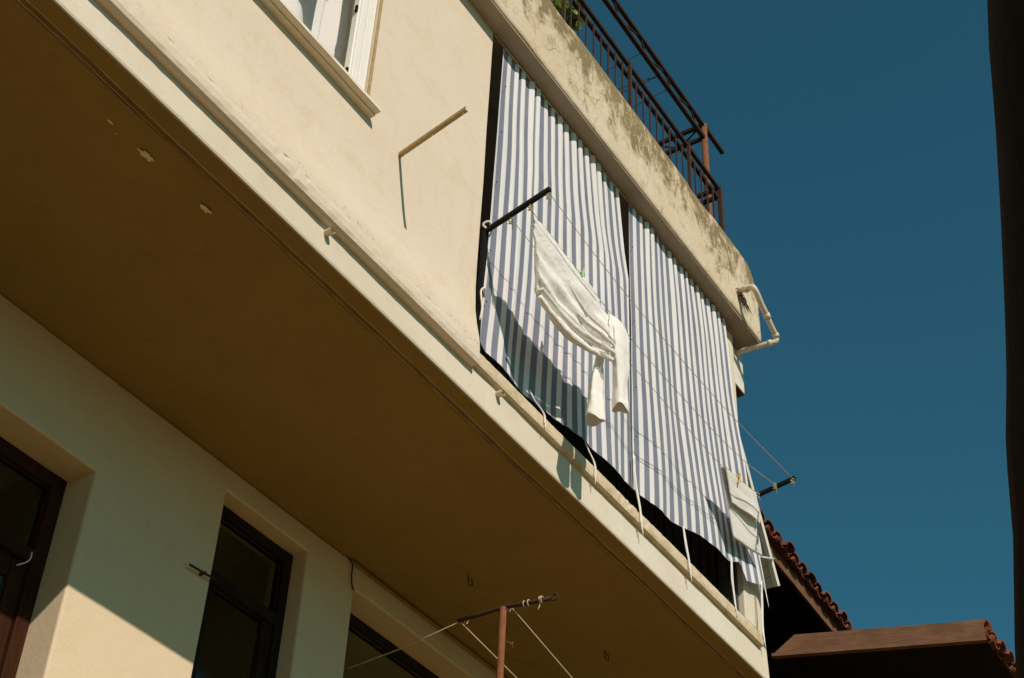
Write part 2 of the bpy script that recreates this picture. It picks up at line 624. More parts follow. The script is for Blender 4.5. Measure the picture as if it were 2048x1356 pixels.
def walled(bm, xs, zs, y0, y1, holes):
    """wall slab in the xz plane with rectangular holes (x0,x1,z0,z1)"""
    xs = sorted(set(xs + [h[0] for h in holes] + [h[1] for h in holes]))
    zs = sorted(set(zs + [h[2] for h in holes] + [h[3] for h in holes]))
    xs = [x for x in xs]
    solid = {}
    for i in range(len(xs) - 1):
        for j in range(len(zs) - 1):
            cx, cz = (xs[i] + xs[i + 1]) / 2, (zs[j] + zs[j + 1]) / 2
            solid[i, j] = not any(h[0] < cx < h[1] and h[2] < cz < h[3] for h in holes)
    cache = {}

    def V_(i, j, s):
        k = (i, j, s)
        if k not in cache:
            cache[k] = bm.verts.new((xs[i], (y0, y1)[s], zs[j]))
        return cache[k]
    for (i, j), s in solid.items():
        if not s:
            continue
        bm.faces.new((V_(i, j, 0), V_(i + 1, j, 0), V_(i + 1, j + 1, 0), V_(i, j + 1, 0)))
        bm.faces.new((V_(i, j + 1, 1), V_(i + 1, j + 1, 1), V_(i + 1, j, 1), V_(i, j, 1)))
        for di, dj, a, b in ((-1, 0, (0, 0), (0, 1)), (1, 0, (1, 0), (1, 1)), (0, -1, (0, 0), (1, 0)), (0, 1, (0, 1), (1, 1))):
            if not solid.get((i + di, j + dj), False):
                bm.faces.new((V_(i + a[0], j + a[1], 0), V_(i + b[0], j + b[1], 0), V_(i + b[0], j + b[1], 1), V_(i + a[0], j + a[1], 1)))
    bmesh.ops.recalc_face_normals(bm, faces=bm.faces)
    return bm


def nz(x, y, z, s, seed=0.0):
    return noise.noise(Vector((x * s + seed, y * s + seed * 1.7, z * s - seed)))


# ------------------------------------------------------------------ setting
bm = bmesh.new()
box(bm, -1500, 1500, -1500, 1500, -0.3, 0.0)
tag(link('street', bm, M['asphalt']), kind='structure')
bm = bmesh.new()
box(bm, -6, 8.6, 2.3, 14, -0.2, 2.6)
tag(link('terrace', bm, M['terrace']), kind='structure')

# row of houses across the lane, behind the viewer: across an open sunny yard
HY = -13.0
for hx0, hx1, hh, nm in ((-12.0, -4.1, 5.2, 'leftmost'), (-4.0, 4.9, 5.5, 'middle'), (5.0, 14.0, 5.3, 'rightmost')):
    opp = thing('street_house', ((hx0 + hx1) / 2, HY - 2.5, 0), nm + ' of three rendered houses across the lane, behind the viewer', 'house', 'houses across the lane')
    holes = [(hx0 + 0.8, hx0 + 1.8, 0.0, 2.1)] + [(hx0 + a, hx0 + a + 1.1, z, z + 1.4) for a in (3.0, 5.6) for z in (0.9, 3.4)]
    bm = bmesh.new()
    walled(bm, [hx0, hx1], [0, hh], HY - 0.25, HY, holes)
    link('wall', bm, M['house'], opp)
    boxo('wall', M['house'], opp, hx0, hx1, HY - 5.5, HY - 5.25, 0, hh)
    boxo('wall', M['house'], opp, hx0, hx0 + 0.2, HY - 5.24, HY - 0.26, 0, hh)
    boxo('wall', M['house'], opp, hx1 - 0.2, hx1, HY - 5.24, HY - 0.26, 0, hh)
    boxo('roof', M['tile'], opp, hx0, hx1, HY - 5.8, HY + 0.2, hh + 0.002, hh + 0.12)
    boxo('door', M['door_wood'], opp, hx0 + 0.8, hx0 + 1.8, HY - 0.2, HY - 0.15, 0, 2.1)
    for h in holes[1:]:
        boxo('window', M['dark_wood'], opp, h[0], h[1], HY - 0.2, HY - 0.16, h[2], h[3])

# ------------------------------------------------------------------ main building
B = thing('apartment_building', (3, 3.4, 2.6), 'cream plastered building with overhanging upper storey and striped balcony curtains', 'building')
WY = 3.4
SOF = 5.98
EAVE = 8.618

# upper wall with the window opening
bm = bmesh.new()
xs = frange(-2, 4.69, 0.1)
walled(bm, xs, [6.238, 6.27, 6.32, 6.4, 6.5, 6.65, 6.8, 7.0, 7.4, 7.8, 8.2, 8.62], WY, WY + 0.22, [(2.50, 3.70, 7.0, 8.2)])
for v in bm.verts:
    if v.co.y < WY + 0.01:
        v.co.y += 0.004 * nz(v.co.x, 0, v.co.z, 1.7) * min(1, (v.co.z - 6.23) * 3) - 0.050 * math.exp(-((v.co.z - 6.238) / 0.19) ** 2)
    if v.co.x > 4.68:
        v.co.x += 0.006 * nz(0, v.co.y, v.co.z, 5)
bmesh.ops.split_edges(bm, edges=[e for e in bm.edges if len(e.link_faces) == 2 and e.calc_face_angle() > 0.6])
link('upper_wall', bm, M['wall_foot'], B, True)

# projecting floor slab: edge, drip groove and soffit
prof = [(3.400, 6.2), (3.400, 6.09), (3.400, 5.992), (3.404, 5.982), (3.415, 5.98), (3.455, 5.98), (3.494, 5.98), (3.4965, 5.994),
        (3.5155, 5.994), (3.519, 5.98), (3.8, 5.98), (4.3, 5.98), (4.9, 5.98), (4.9, 6.2)]


def slab_fn(x, y, z, k):
    dy = dz = 0
    if 1 <= k <= 5:
        a = 0.004 * nz(x, 0, 0, 2.1) + 0.0022 * nz(x, 3, 0, 14)
        chip = max(0, nz(x, 9, 0, 3.0) - 0.45) * 0.05
        if k in (2, 3):
            dz = a + chip
            dy = 0.6 * a + chip
        elif k == 4:
            dz = 0.5 * a
        else:
            dy = 0.3 * a
    if 6 <= k <= 9:
        dy = 0.005 * nz(x, 5, 0, 1.6) + 0.0025 * nz(x, 7, 0, 9)
        if k in (6, 9):
            dz = 0.0015 * nz(x, k, 0, 12)
    if 10 <= k <= 11:
        dz = 0.006 * nz(x, k, 0, 1.1)
    xx = x
    if x > 7.97:
        xx = x + 0.05 * (1 if k in (3, 4, 5, 6) else 0) + 0.012 * nz(x, y * 9, z * 9, 1.3)
    return (xx, y + dy, z + dz)


bm = bmesh.new()
sweep_x(bm, prof, frange(-2, 1.5, 0.5) + frange(1.53, 8.0, 0.03), slab_fn)
link('floor_slab', bm, M['slab'], B)
# separate skin for the painted soffit, just under the slab
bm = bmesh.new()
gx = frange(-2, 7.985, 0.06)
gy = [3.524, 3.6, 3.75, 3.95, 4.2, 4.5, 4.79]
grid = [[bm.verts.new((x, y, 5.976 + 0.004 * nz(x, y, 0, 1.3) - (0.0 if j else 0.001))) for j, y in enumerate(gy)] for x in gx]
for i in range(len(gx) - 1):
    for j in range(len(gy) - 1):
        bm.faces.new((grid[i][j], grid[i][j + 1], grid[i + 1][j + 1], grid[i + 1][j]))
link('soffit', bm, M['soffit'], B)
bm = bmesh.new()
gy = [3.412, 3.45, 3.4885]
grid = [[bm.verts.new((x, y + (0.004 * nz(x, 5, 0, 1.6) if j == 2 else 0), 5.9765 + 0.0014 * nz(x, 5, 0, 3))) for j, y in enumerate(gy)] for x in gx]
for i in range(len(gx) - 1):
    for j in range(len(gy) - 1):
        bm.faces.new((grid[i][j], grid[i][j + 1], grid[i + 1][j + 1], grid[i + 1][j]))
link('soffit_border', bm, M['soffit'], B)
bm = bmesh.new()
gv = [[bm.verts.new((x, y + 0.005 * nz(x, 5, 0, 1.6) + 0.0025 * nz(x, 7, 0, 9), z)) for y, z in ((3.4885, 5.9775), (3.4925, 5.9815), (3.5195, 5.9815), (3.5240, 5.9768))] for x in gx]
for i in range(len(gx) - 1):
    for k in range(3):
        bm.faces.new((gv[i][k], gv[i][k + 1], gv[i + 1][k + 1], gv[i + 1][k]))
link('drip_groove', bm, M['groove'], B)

# peeled patches on the soffit
for fx, fy, fr, sd in ((2.751, 3.639, 0.034, 1), (3.101, 3.638, 0.026, 5), (2.542, 3.637, 0.011, 9), (2.60, 3.66, 0.006, 13)):
    bm = bmesh.new()
    n = 40
    c0 = bm.verts.new((fx, fy, 5.968))
    ring = []
    for k in range(n):
        a = 2 * math.pi * k / n
        r = fr * (0.75 + 0.5 * nz(math.cos(a), math.sin(a), 0, 1.6, sd) + 0.28 * nz(math.cos(a), math.sin(a), 0, 4, sd))
        r = max(r, fr * 0.12)
        ring.append(bm.verts.new((fx + 1.5 * r * math.cos(a), fy + 0.6 * r * math.sin(a), 5.9685)))
    for k in range(n):
        bm.faces.new((c0, ring[(k + 1) % n], ring[k]))
    link('peeled_patch', bm, M['flake'], B)

# string-course ledge
lp = [(3.402, 6.143), (3.372, 6.143), (3.355, 6.150), (3.348, 6.172), (3.347, 6.21), (3.3495, 6.2405), (3.362, 6.2415), (3.40, 6.2418)]


def ledge_fn(x, y, z, k):
    if k == 0 or k >= 6:
        return (x, y, z)
    a = 0.003 * nz(x, 0, k * 0.3, 2.3) + 0.0022 * nz(x, 0, k * 0.6, 17)
    chip = 0
    if k in (3, 4, 5):
        chip = max(0, nz(x, 2, k * 0.2, 21.0) - 0.05) * 0.010 * (0.3 + max(0, nz(x, 6, 0, 2.0)) * 2)
    return (x, y + a + chip, z + 0.6 * a - chip * 0.8)


bm = bmesh.new()
sweep_x(bm, lp, frange(-2, 1.5, 0.5) + frange(1.51, 4.688, 0.01), ledge_fn)
link('ledge', bm, M['wall_foot'], B)
lp2 = [(3.50, 6.165), (3.386, 6.165), (3.372, 6.170), (3.368, 6.19), (3.368, 6.226), (3.372, 6.244), (3.384, 6.252), (3.50, 6.255)]
bm = bmesh.new()
sweep_x(bm, lp2, frange(4.705, 7.895, 0.02), ledge_fn)
link('balcony_sill', bm, M['ledge'], B)
tubeo('sill_rail', M['black_iron'], B, [(4.72, 3.40, 6.275), (7.9, 3.40, 6.275)], 0.006, 6)

# drain spouts poking out of the slab edge
for sx, sz in ((3.575, 6.105), (4.93, 6.135)):
    bm = bmesh.new()
    tube(bm, [(sx, 3.44, sz + 0.004), (sx - 0.004, 3.36, sz)], 0.017, 14, False)
    tube(bm, [(sx - 0.004, 3.3602, sz), (sx, 3.43, sz + 0.004)], 0.0125, 14, False)
    link('drain_spout', bm, M['pipe'], B, True)

# roof parapet: thick weathered band hanging over the facade
pp = [(3.520, 8.70), (3.520, EAVE), (3.40, EAVE), (3.32, EAVE), (3.285, EAVE), (3.279, EAVE + 0.006)]
for z in frange(8.66, 9.24, 0.045):
    pp.append((3.278, z))
pp += [(3.281, 9.272), (3.290, 9.295), (3.308, 9.308), (3.34, 9.312), (3.43, 9.312), (3.52, 9.305)]
NP = len(pp)


def par_fn(x, y, z, k):
    t = 0
    if x > 7.85:
        t = ((x - 7.85) / 0.18) ** 2.0
    if z > 8.95:
        z = z - t * 0.21 * (z - 8.95) / 0.36
    if k >= 4:
        a = 0.010 * nz(x, 0, z, 1.9) + 0.006 * nz(x, 0, z, 6) + 0.005 * nz(x, 0, z, 17)
        chip = max(0, nz(x, 4, z, 3.4) - 0.25) * 0.03
        if 4 <= k <= 6:
            return (x, y + 0.35 * a, z + 0.5 * a + chip)
        if k > NP - 7:
            return (x, y + 0.4 * a + chip, z + 1.1 * a - chip)
        return (x + (0.02 * nz(x, y, z, 5) if x > 8.0 else 0), y + 0.5 * a, z)
    return (x, y, z)


bm = bmesh.new()
sweep_x(bm, pp, frange(-2, 3.9, 0.3) + frange(3.92, 8.03, 0.02), par_fn)
par = link('parapet', bm, M['parapet'], B, False)
for p in par.data.polygons:
    p.use_smooth = abs(p.normal.y) > 0.5 and len(p.vertices) == 4
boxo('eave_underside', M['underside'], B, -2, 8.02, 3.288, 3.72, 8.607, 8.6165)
boxo('roof_slab', M['underside'], B, -2, 8.0, 3.525, 9, 8.64, 8.86)
tubeo('curtain_rail', M['underside'], B, [(4.70, 3.40, 8.594), (7.80, 3.40, 8.594)], 0.008, 8)

# corner column, end wall, balcony recess
boxo('corner_column', M['slab'], B, 7.745, 7.835, 3.412, 3.60, 6.256, 8.605, 0.006)
boxo('corner_pier', M['slab'], B, 7.837, 7.998, 3.412, 3.70, 6.21, 6.74, 0.008)
boxo('end_wall', M['slab'], B, 7.745, 7.83, 3.605, 9, 6.2, 8.605)
boxo('balcony_shade_sheet', M['balcony'], B, 7.72, 7.742, 3.45, 5.39, 6.245, 8.604)  # dark sheet over the cream end wall, stands in for shade in the recess
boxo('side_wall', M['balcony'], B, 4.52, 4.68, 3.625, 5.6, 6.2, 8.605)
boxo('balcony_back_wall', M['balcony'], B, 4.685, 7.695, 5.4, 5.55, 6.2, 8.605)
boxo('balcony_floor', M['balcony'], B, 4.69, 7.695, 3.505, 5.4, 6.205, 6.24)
bl = boxo('balcony_railing', M['black_iron'], B, 4.70, 7.685, 3.53, 3.55, 7.10, 7.13)
for i, x in enumerate(frange(4.76, 7.64, 0.115)):
    baro('railing_bar', M['black_iron'], bl, (x, 3.54, 6.24), (x, 3.54, 7.10), 0.012, 0.012)
# small white box under the parapet at the corner
cb = boxo('shutter_box', M['shutter_white'], B, 7.838, 8.045, 3.44, 3.72, 8.225, 8.545, 0.004)
boxo('box_lid', M['fascia'], cb, 7.840, 8.043, 3.442, 3.718, 8.212, 8.224)

# lower wall with three doorways
D1 = (2.70, 3.79, 2.6, 5.468)
D2 = (4.607, 5.264, 2.6, 5.842)
D3 = (5.668, 7.35, 2.6, 5.822)
bm = bmesh.new()
LWY = 4.78
walled(bm, frange(-2, 7.98, 0.25), frange(2.6, 5.974, 0.25), LWY, LWY + 0.26, [D1, D2, D3])
for v in bm.verts:
    if v.co.y < LWY + 0.01:
        v.co.y += 0.005 * nz(v.co.x, 0, v.co.z, 1.4)
sharp = [e for e in bm.edges if len(e.link_faces) == 2 and e.calc_face_angle() > 1.0 and all(v.co.y < LWY + 0.05 for v in e.verts)
         and 2.5 < e.verts[0].co.x < 7.6]
bmesh.ops.bevel(bm, geom=sharp, offset=0.012, segments=3, affect='EDGES', profile=0.5)
link('lower_wall', bm, M['lower'], B)
boxo('soffit_light_block', M['lower'], B, 1.0, 1.2, 3.46, LWY - 0.01, 2.6, 5.965)  # added wall out of view, keeps light off the soffit's left end
boxo('lower_end_wall', M['lower'], B, 7.82, 7.975, LWY + 0.265, 9, 2.6, 5.97)
# dim rooms behind the doorways
for x0, x1 in ((2.2, 4.15), (4.25, 5.5), (5.55, 7.7)):
    bm = bmesh.new()
    box(bm, x0, x1, LWY + 0.28, 7.5, 2.605, 5.96)
    for f in list(bm.faces):
        if f.normal.y < -0.5 or f.calc_center_median().y < LWY + 0.3:
            bm.faces.remove(f)
    bmesh.ops.reverse_faces(bm, faces=bm.faces)
    link('room', bm, M['room'], B)


def door(hole, yf, tz, jamb, mat, head=0.06):
    x0, x1, z0, z1 = hole
    d = boxo('door', mat, B, x0 + 0.002, x0 + jamb, yf, yf + 0.07, z0, z1 - 0.002, 0.004)
    boxo('door_jamb', mat, d, x1 - jamb, x1 - 0.002, yf, yf + 0.07, z0, z1 - 0.002, 0.004)
    boxo('door_head', mat, d, x0 + jamb + 0.001, x1 - jamb - 0.001, yf + 0.002, yf + 0.068, z1 - head, z1 - 0.002, 0.004)
    boxo('transom_bar', mat, d, x0 + jamb + 0.001, x1 - jamb - 0.001, yf - 0.006, yf + 0.07, tz, tz + 0.06, 0.004)
    boxo('pane', M['glass'], d, x0 + jamb + 0.002, x1 - jamb - 0.002, yf + 0.03, yf + 0.036, tz + 0.061, z1 - head - 0.001)
    return d


d1 = door(D1, 4.955, 5.0, 0.075, M['door_wood'], 0.07)
# door leaf one: a glazed brown leaf
boxo('leaf_stile', M['door_wood'], d1, 3.63, 3.713, 4.975, 5.015, 2.6, 4.995, 0.005)
boxo('leaf_stile', M['door_wood'], d1, 2.78, 2.86, 4.975, 5.015, 2.6, 4.995, 0.005)
boxo('leaf_rail', M['door_wood'], d1, 2.862, 3.628, 4.977, 5.013, 4.90, 4.994, 0.005)
boxo('leaf_rail', M['door_wood'], d1, 2.862, 3.628, 4.977, 5.013, 2.6, 3.5, 0.005)
boxo('pane', M['glass'], d1, 2.862, 3.628, 4.99, 4.996, 3.5, 4.90)
d2 = door(D2, 4.878, 5.40, 0.06, M['dark_wood'])
boxo('leaf_stile', M['dark_wood'], d2, 5.13, 5.203, 4.895, 4.935, 2.6, 5.398, 0.004)
boxo('leaf_stile', M['dark_wood'], d2, 4.668, 4.735, 4.895, 4.935, 2.6, 5.398, 0.004)
boxo('pane', M['glass'], d2, 4.736, 5.129, 4.91, 4.916, 3.3, 5.398)
boxo('leaf_rail', M['dark_wood'], d2, 4.736, 5.129, 4.897, 4.933, 2.6, 3.3, 0.004)
d3 = door(D3, 4.95, 5.15, 0.05, M['dark_wood'])
boxo('mullion', M['dark_wood'], d3, 6.48, 6.54, 4.953, 5.018, 2.6, 5.149, 0.004)
boxo('pane', M['glass'], d3, 5.72, 6.479, 4.98, 4.986, 2.62, 5.149)
boxo('pane', M['glass'], d3, 6.541, 7.298, 4.98, 4.986, 2.62, 5.149)
# roller blind inside doorway three
boxo('blind', M['lower'], d3, 5.76, 6.45, 5.2, 5.205, 3.4, 5.05)

# bolt in the wall by the second door
pg = tubeo('wall_bolt', M['rust'], B, [(4.612, 4.752, 5.325), (4.53, 4.752, 5.318), (4.43, 4.752, 5.312)], 0.006, 8)
tubeo('bolt_collar', M['rust'], pg, [(4.530, 4.785, 5.317), (4.530, 4.742, 5.317)], 0.008, 6)
# hook hanging behind the glass of the second door
hk = [(5.03, 4.872, 5.31)] + [(5.03 + 0.022 - 0.022 * math.cos(a), 4.872, 5.28 - 0.026 * math.sin(a)) for a in [i * math.pi / 10 for i in range(11)]] + [(5.074, 4.872, 5.295)]
tubeo('door_hook', M['dark_wire'], d2, hk, 0.004, 6)
# door pull with a white tie on the first door
tubeo('door_pull', M['cord_white'], d1, curve_pts([(3.635, 4.945, 4.945), (3.665, 4.93, 4.97), (3.684, 4.93, 5.00), (3.682, 4.93, 5.03)], 12), 0.003, 8)

# conduit in the angle between wall and soffit
tubeo('conduit', M['soffit'], B, [(5.60, 4.762, 5.955), (5.9, 4.764, 5.953), (6.4, 4.764, 5.957), (7.1, 4.762, 5.953), (7.9, 4.764, 5.955)], 0.009, 8)
tubeo('cable', M['dark_wire'], B, curve_pts([(5.58, 4.765, 5.965), (5.615, 4.766, 5.94), (5.62, 4.768, 5.88), (5.632, 4.769, 5.83), (5.655, 4.769, 5.80)], 16), 0.0045, 6)
for hx, hy in ((6.064, 4.308), (7.172, 4.072)):
    r = 0.022
    ps = [(hx, hy, 5.985), (hx, hy, 5.955)] + [(hx + r - r * math.cos(a), hy, 5.945 - r * math.sin(a)) for a in [i * 1.4 * math.pi / 12 for i in range(13)]]
    tubeo('ceiling_hook', M['roots'], B, ps, 0.004, 6)

# ------------------------------------------------------------------ window in the upper wall
W = boxo('window', M['white_pvc'], B, 3.640, 3.697, 3.412, 3.50, 7.022, 8.197, 0.004)
boxo('frame_bead', M['white_pvc'], W, 3.632, 3.639, 3.43, 3.50, 7.05, 8.19)
boxo('frame_side', M['white_pvc'], W, 2.503, 2.56, 3.412, 3.50, 7.022, 8.197, 0.004)
boxo('frame_bottom', M['white_pvc'], W, 2.561, 3.639, 3.413, 3.499, 7.022, 7.064, 0.004)
boxo('frame_top', M['white_pvc'], W, 2.561, 3.639, 3.413, 3.499, 8.14, 8.197, 0.004)
boxo('sash', M['white_pvc'], W, 3.585, 3.630, 3.405, 3.455, 7.068, 8.135, 0.004)
boxo('sash_edge', M['white_pvc'], W, 3.572, 3.5845, 3.418, 3.447, 7.075, 8.13)
boxo('curtain_shadow_panel', M['white_pvc'], W, 2.57, 3.37, 3.425, 3.432, 7.47, 8.13)  # unseen panel added to throw a shadow onto the curtain
boxo('sealant', M['tan_iron'], B, 3.7005, 3.716, 3.3915, 3.402, 7.03, 8.2)
for hz in (7.60, 7.14):
    boxo('hinge', M['black_iron'], W, 3.560, 3.571, 3.415, 3.430, hz, hz + 0.045, 0.002)
bm = bmesh.new()
sp = [(3.52, 6.984), (3.366, 6.984), (3.364, 6.986), (3.364, 6.993), (3.336, 6.994), (3.332, 6.997), (3.332, 7.016), (3.336, 7.020), (3.52, 7.021)]
sweep_x(bm, sp, frange(2.42, 3.742, 0.06), lambda x, y, z, k: (x, y + 0.0015 * nz(x, 0, z, 8), z))
link('window_sill', bm, M['sill'], W)

# curtain hanging behind the window frame
bm = bmesh.new()
NU, NV = 90, 26
uv = bm.loops.layers.uv.new()
g = []
for i in range(NU + 1):
    row = []
    for j in range(NV + 1):
        u, t = i / NU, j / NV
        x = 2.56 + 1.25 * u
        z = 7.045 + 1.10 * t
        y = 3.535 + 0.030 * math.sin(u * 18.3 + 0.9 + 0.5 * math.sin(3 * t)) + 0.008 * math.sin(u * 37 + 2)
        st = min(1, max(0, (x - 3.475) / 0.03))
        y += 0.085 * st * st * (3 - 2 * st)
        y += 0.012 * nz(x, 0, z, 4)
        row.append(bm.verts.new((x, y, z)))
    g.append(row)
for i in range(NU):
    for j in range(NV):
        bm.faces.new((g[i][j], g[i + 1][j], g[i + 1][j + 1], g[i][j + 1]))
wc = link('window_curtain', bm, M['sheer'], None, True)
tag(wc, 'white curtain behind the white framed upper window', 'curtain')

# ------------------------------------------------------------------ wind-out shutter on the end wall
sh = thing('awning_shutter', (7.85, 3.43, 7.76), 'white slatted shutter propped open from the far end wall of the building', 'shutter')
top = Vector((7.845, 0, 7.765))
bot = Vector((8.345, 0, 6.835))
dv = (bot - top)
ln = dv.length
dv.normalize()
nv = Vector((dv.z, 0, -dv.x))
SY0, SY1 = 3.425, 4.30


def shp(s, o):
    p = top + dv * s + nv * o
    return p


def slat_box(name, s0, s1, y0, y1, o0, o1, mat, parent):
    bm = bmesh.new()
    vs_ = []
    for y in (y0, y1):
        for s, o in ((s0, o0), (s1, o0), (s1, o1), (s0, o1)):
            p = shp(s, o)
            vs_.append(bm.verts.new((p.x, y, p.z)))
    for q in ((0, 1, 2, 3), (7, 6, 5, 4), (0, 4, 5, 1), (1, 5, 6, 2), (2, 6, 7, 3), (3, 7, 4, 0)):
        bm.faces.new([vs_[k] for k in q])
    bmesh.ops.recalc_face_normals(bm, faces=bm.faces)
    return link(name, bm, mat, parent)


slat_box('frame_side', 0, ln, SY0, SY0 + 0.03, -0.022, 0.022, M['shutter_white'], sh)
slat_box('frame_side', 0, ln, SY1 - 0.03, SY1, -0.022, 0.022, M['shutter_white'], sh)
n = 15
for k in range(n):
    s0 = k * ln / n
    slat_box('slat', s0 + 0.0012, s0 + ln / n - 0.0012, SY0 + 0.031, SY1 - 0.031, -0.006 + 0.003 * random.random(), 0.009, M['shutter_white'], sh)
tubeo('stay', M['white_pvc'], sh, [(7.84, 3.415, 6.80), (8.26, 3.415, 6.99)], 0.008, 8)

# ------------------------------------------------------------------ striped balcony curtains
def edge_at(tab, z):
    """piecewise-linear x for height"""
    tab = sorted(tab)
    if z <= tab[0][0]:
        return tab[0][1]
    for (z0, x0), (z1, x1) in zip(tab, tab[1:]):
        if z <= z1:
            return x0 + (x1 - x0) * (z - z0) / (z1 - z0)
    return tab[-1][1]


def striped_curtain(label, left, right, bottom, ztop, nst, seed, ybase):
    root = thing('balcony_curtain', ((left[0][1] + right[0][1]) / 2, 3.4, 6.3), label, 'curtain')
    bm = bmesh.new()
    uvl = bm.loops.layers.uv.new('UVMap')
    NU, NV = int(nst * 16), 56
    rng = random.Random(seed)
    WT = [rng.choice((0.0, 0.2, 0.6, 0.9, 1.2, 1.5)) for _ in range(int(nst) + 4)]
    WT[0] = WT[1] = 0.1
    rows = []
    for j in range(NV + 1):
        t = j / NV               # 0 bottom .. 1 top
        row = []
        for i in range(NU + 1):
            u = i / NU
            zb = edge_at(bottom, u)
            z = zb + (ztop - zb) * t
            xl, xr = edge_at(left, z), edge_at(right, z)
            s = u * nst
            # one pleat to each stripe, the blue pinched into the valleys at the top
            ks = math.floor(s)
            fs = s - ks
            if fs < 0.2:
                w_ = WT[ks - 1] + (WT[ks] - WT[ks - 1]) * (0.5 + fs / 0.4)
            elif fs > 0.8:
                w_ = WT[ks] + (WT[ks + 1] - WT[ks]) * (fs - 0.8) / 0.4
            else:
                w_ = WT[ks]
            w_ *= 1 + 0.5 * nz(ks * 0.31, seed + 4, t * 1.3, 1)
            ph = 2 * math.pi * s + 0.35 * nz(s * 0.6, t * 1.5, seed, 1)
            amp = (0.0015 + 0.0130 * t ** 1.0) * w_
            y = ybase(u, t) - amp * math.cos(ph)
            y += 0.034 * nz(u * 3, t * 2.2, seed, 1) * (1 - t * 0.6)
            y += 0.012 * nz(s * 0.55, t * 3.0, seed + 5, 1) * (1 - 0.7 * t)
            x = xl + (xr - xl) * u + (0.0002 + 0.0074 * t ** 1.0) * w_ * math.sin(ph) + 0.020 * nz(s * 0.4, t * 2.0, seed + 9, 1) * (1 - abs(2 * u - 1) ** 6)
            zz = z + (0.007 * nz(s * 0.9, 0, seed + 8, 1) + 0.003 * nz(s * 2.3, 0, seed + 2, 1)) * (1 - t)
            if j >= NV - 1:
                zz -= 0.010 * (0.5 - 0.5 * math.cos(ph)) * (0.4 + w_ * 0.6)
            row.append((bm.verts.new((x, y, zz)), s, t))
        rows.append(row)
    for j in range(NV):
        for i in range(NU):
            q = (rows[j][i], rows[j][i + 1], rows[j + 1][i + 1], rows[j + 1][i])
            f = bm.faces.new([a[0] for a in q])
            for lp_, a in zip(f.loops, q):
                lp_[uvl].uv = (a[1], a[2])
    link('cloth', bm, M['striped'], root, True)
    return root, rows


c1, rows1 = striped_curtain('blue and white striped balcony curtain nearest the plain wall, behind the hanging trousers',
                            [(6.30, 4.745), (6.35, 4.737), (7.03, 4.757), (8.6, 4.80)],
                            [(6.40, 6.322), (6.65, 6.318), (7.36, 6.304), (7.9, 6.298), (8.13, 6.235), (8.6, 6.150)],
                            [(0.0, 6.375), (0.04, 6.325), (0.14, 6.325), (0.33, 6.315), (0.68, 6.365), (0.80, 6.372), (1.0, 6.40)],
                            8.592, 17, 1.3,
                            lambda u, t: 3.405 - 0.015 * (1 - t) * math.sin(u * 3.1))
c2, rows2 = striped_curtain('blue and white striped balcony curtain at the building corner, its hem hanging loose',
                            [(6.35, 6.300), (6.9, 6.285), (7.9, 6.282), (8.6, 6.280)],
                            [(6.50, 7.985), (6.69, 7.960), (7.2, 7.835), (7.95, 7.725), (8.6, 7.640)],
                            [(0.0, 6.395), (0.26, 6.415), (0.45, 6.50), (0.70, 6.545), (0.775, 6.60), (0.80, 6.60), (0.83, 6.52), (0.955, 6.585), (0.975, 6.57), (1.0, 6.47)],
                            8.592, 17, 7.9,
                            lambda u, t: 3.40 - 0.02 * (1 - t) * math.sin(u * 3.1) - 0.035 * max(0, u - 0.7) / 0.3 * (1 - t) - 0.012 * u)
# eyelets down the leading edges
for root, pts in ((c1, [(4.815, 8.25), (4.800, 7.86), (4.785, 7.46), (4.765, 6.95), (4.76, 6.6)]), (c2, [(6.30, 8.2), (6.305, 7.6), (6.31, 7.1), (6.31, 6.75)])):
    for x, z in pts:
        bm = bmesh.new()
        ring = []
        for k in range(12):
            a = 2 * math.pi * k / 12
            ring.append((x + 0.004 * math.cos(a), 3.378, z + 0.004 * math.sin(a)))
        tube(bm, ring + [ring[0]], 0.0016, 6, False)
        link('eyelet', bm, M['dark_wire'], root, True)
# white cords tying the hems down to the sill
ties = [(c1, [(5.200, 3.388, 6.345), (5.225, 3.372, 6.29), (5.30, 3.362, 6.25), (5.310, 3.360, 6.19)], 2),
        (c1, [(5.751, 3.388, 6.37), (5.77, 3.37, 6.31), (5.815, 3.362, 6.25), (5.815, 3.360, 6.16)], 2),
        (c1, [(6.272, 3.375, 6.60), (6.28, 3.370, 6.42), (6.315, 3.362, 6.26), (6.325, 3.360, 6.16)], 3),
        (c2, [(6.865, 3.378, 6.455), (6.875, 3.365, 6.32), (6.885, 3.358, 6.24), (6.895, 3.357, 6.17)], 3),
        (c2, [(7.47, 3.360, 6.57), (7.475, 3.362, 6.42), (7.49, 3.362, 6.31), (7.495, 3.36, 6.24)], 3),
        (c2, [(7.88, 3.350, 6.62), (7.89, 3.358, 6.45), (7.885, 3.362, 6.30), (7.89, 3.362, 6.21)], 3)]
for root, p, nn in ties:
    for q in range(nn):
        off = [Vector(((q - nn / 2 + 0.5) * 0.014 * (0.3 + 1.0 * abs(math.sin(k * 1.9 + q))), 0.002 * q, -0.03 * q * (k == 3))) for k in range(4)]
        tubeo('tie_cord', M['cord_white'], root, curve_pts([Vector(a) + o for a, o in zip(p, off)], 14), 0.0032, 6)
# tie on the near edge of the first curtain, round the rack pole
tubeo('tie_cord', M['cord_white'], c1, curve_pts([(4.745, 3.385, 6.62), (4.70, 3.352, 6.63), (4.682, 3.36, 6.60), (4.69, 3.352, 6.50), (4.685, 3.356, 6.42)], 18), 0.005, 6)
tubeo('tie_cord', M['cord_white'], c1, curve_pts([(4.75, 3.385, 7.03), (4.735, 3.35, 7.06), (4.70, 3.35, 7.085), (4.69, 3.38, 7.07), (4.72, 3.36, 7.04)], 18), 0.006, 6)

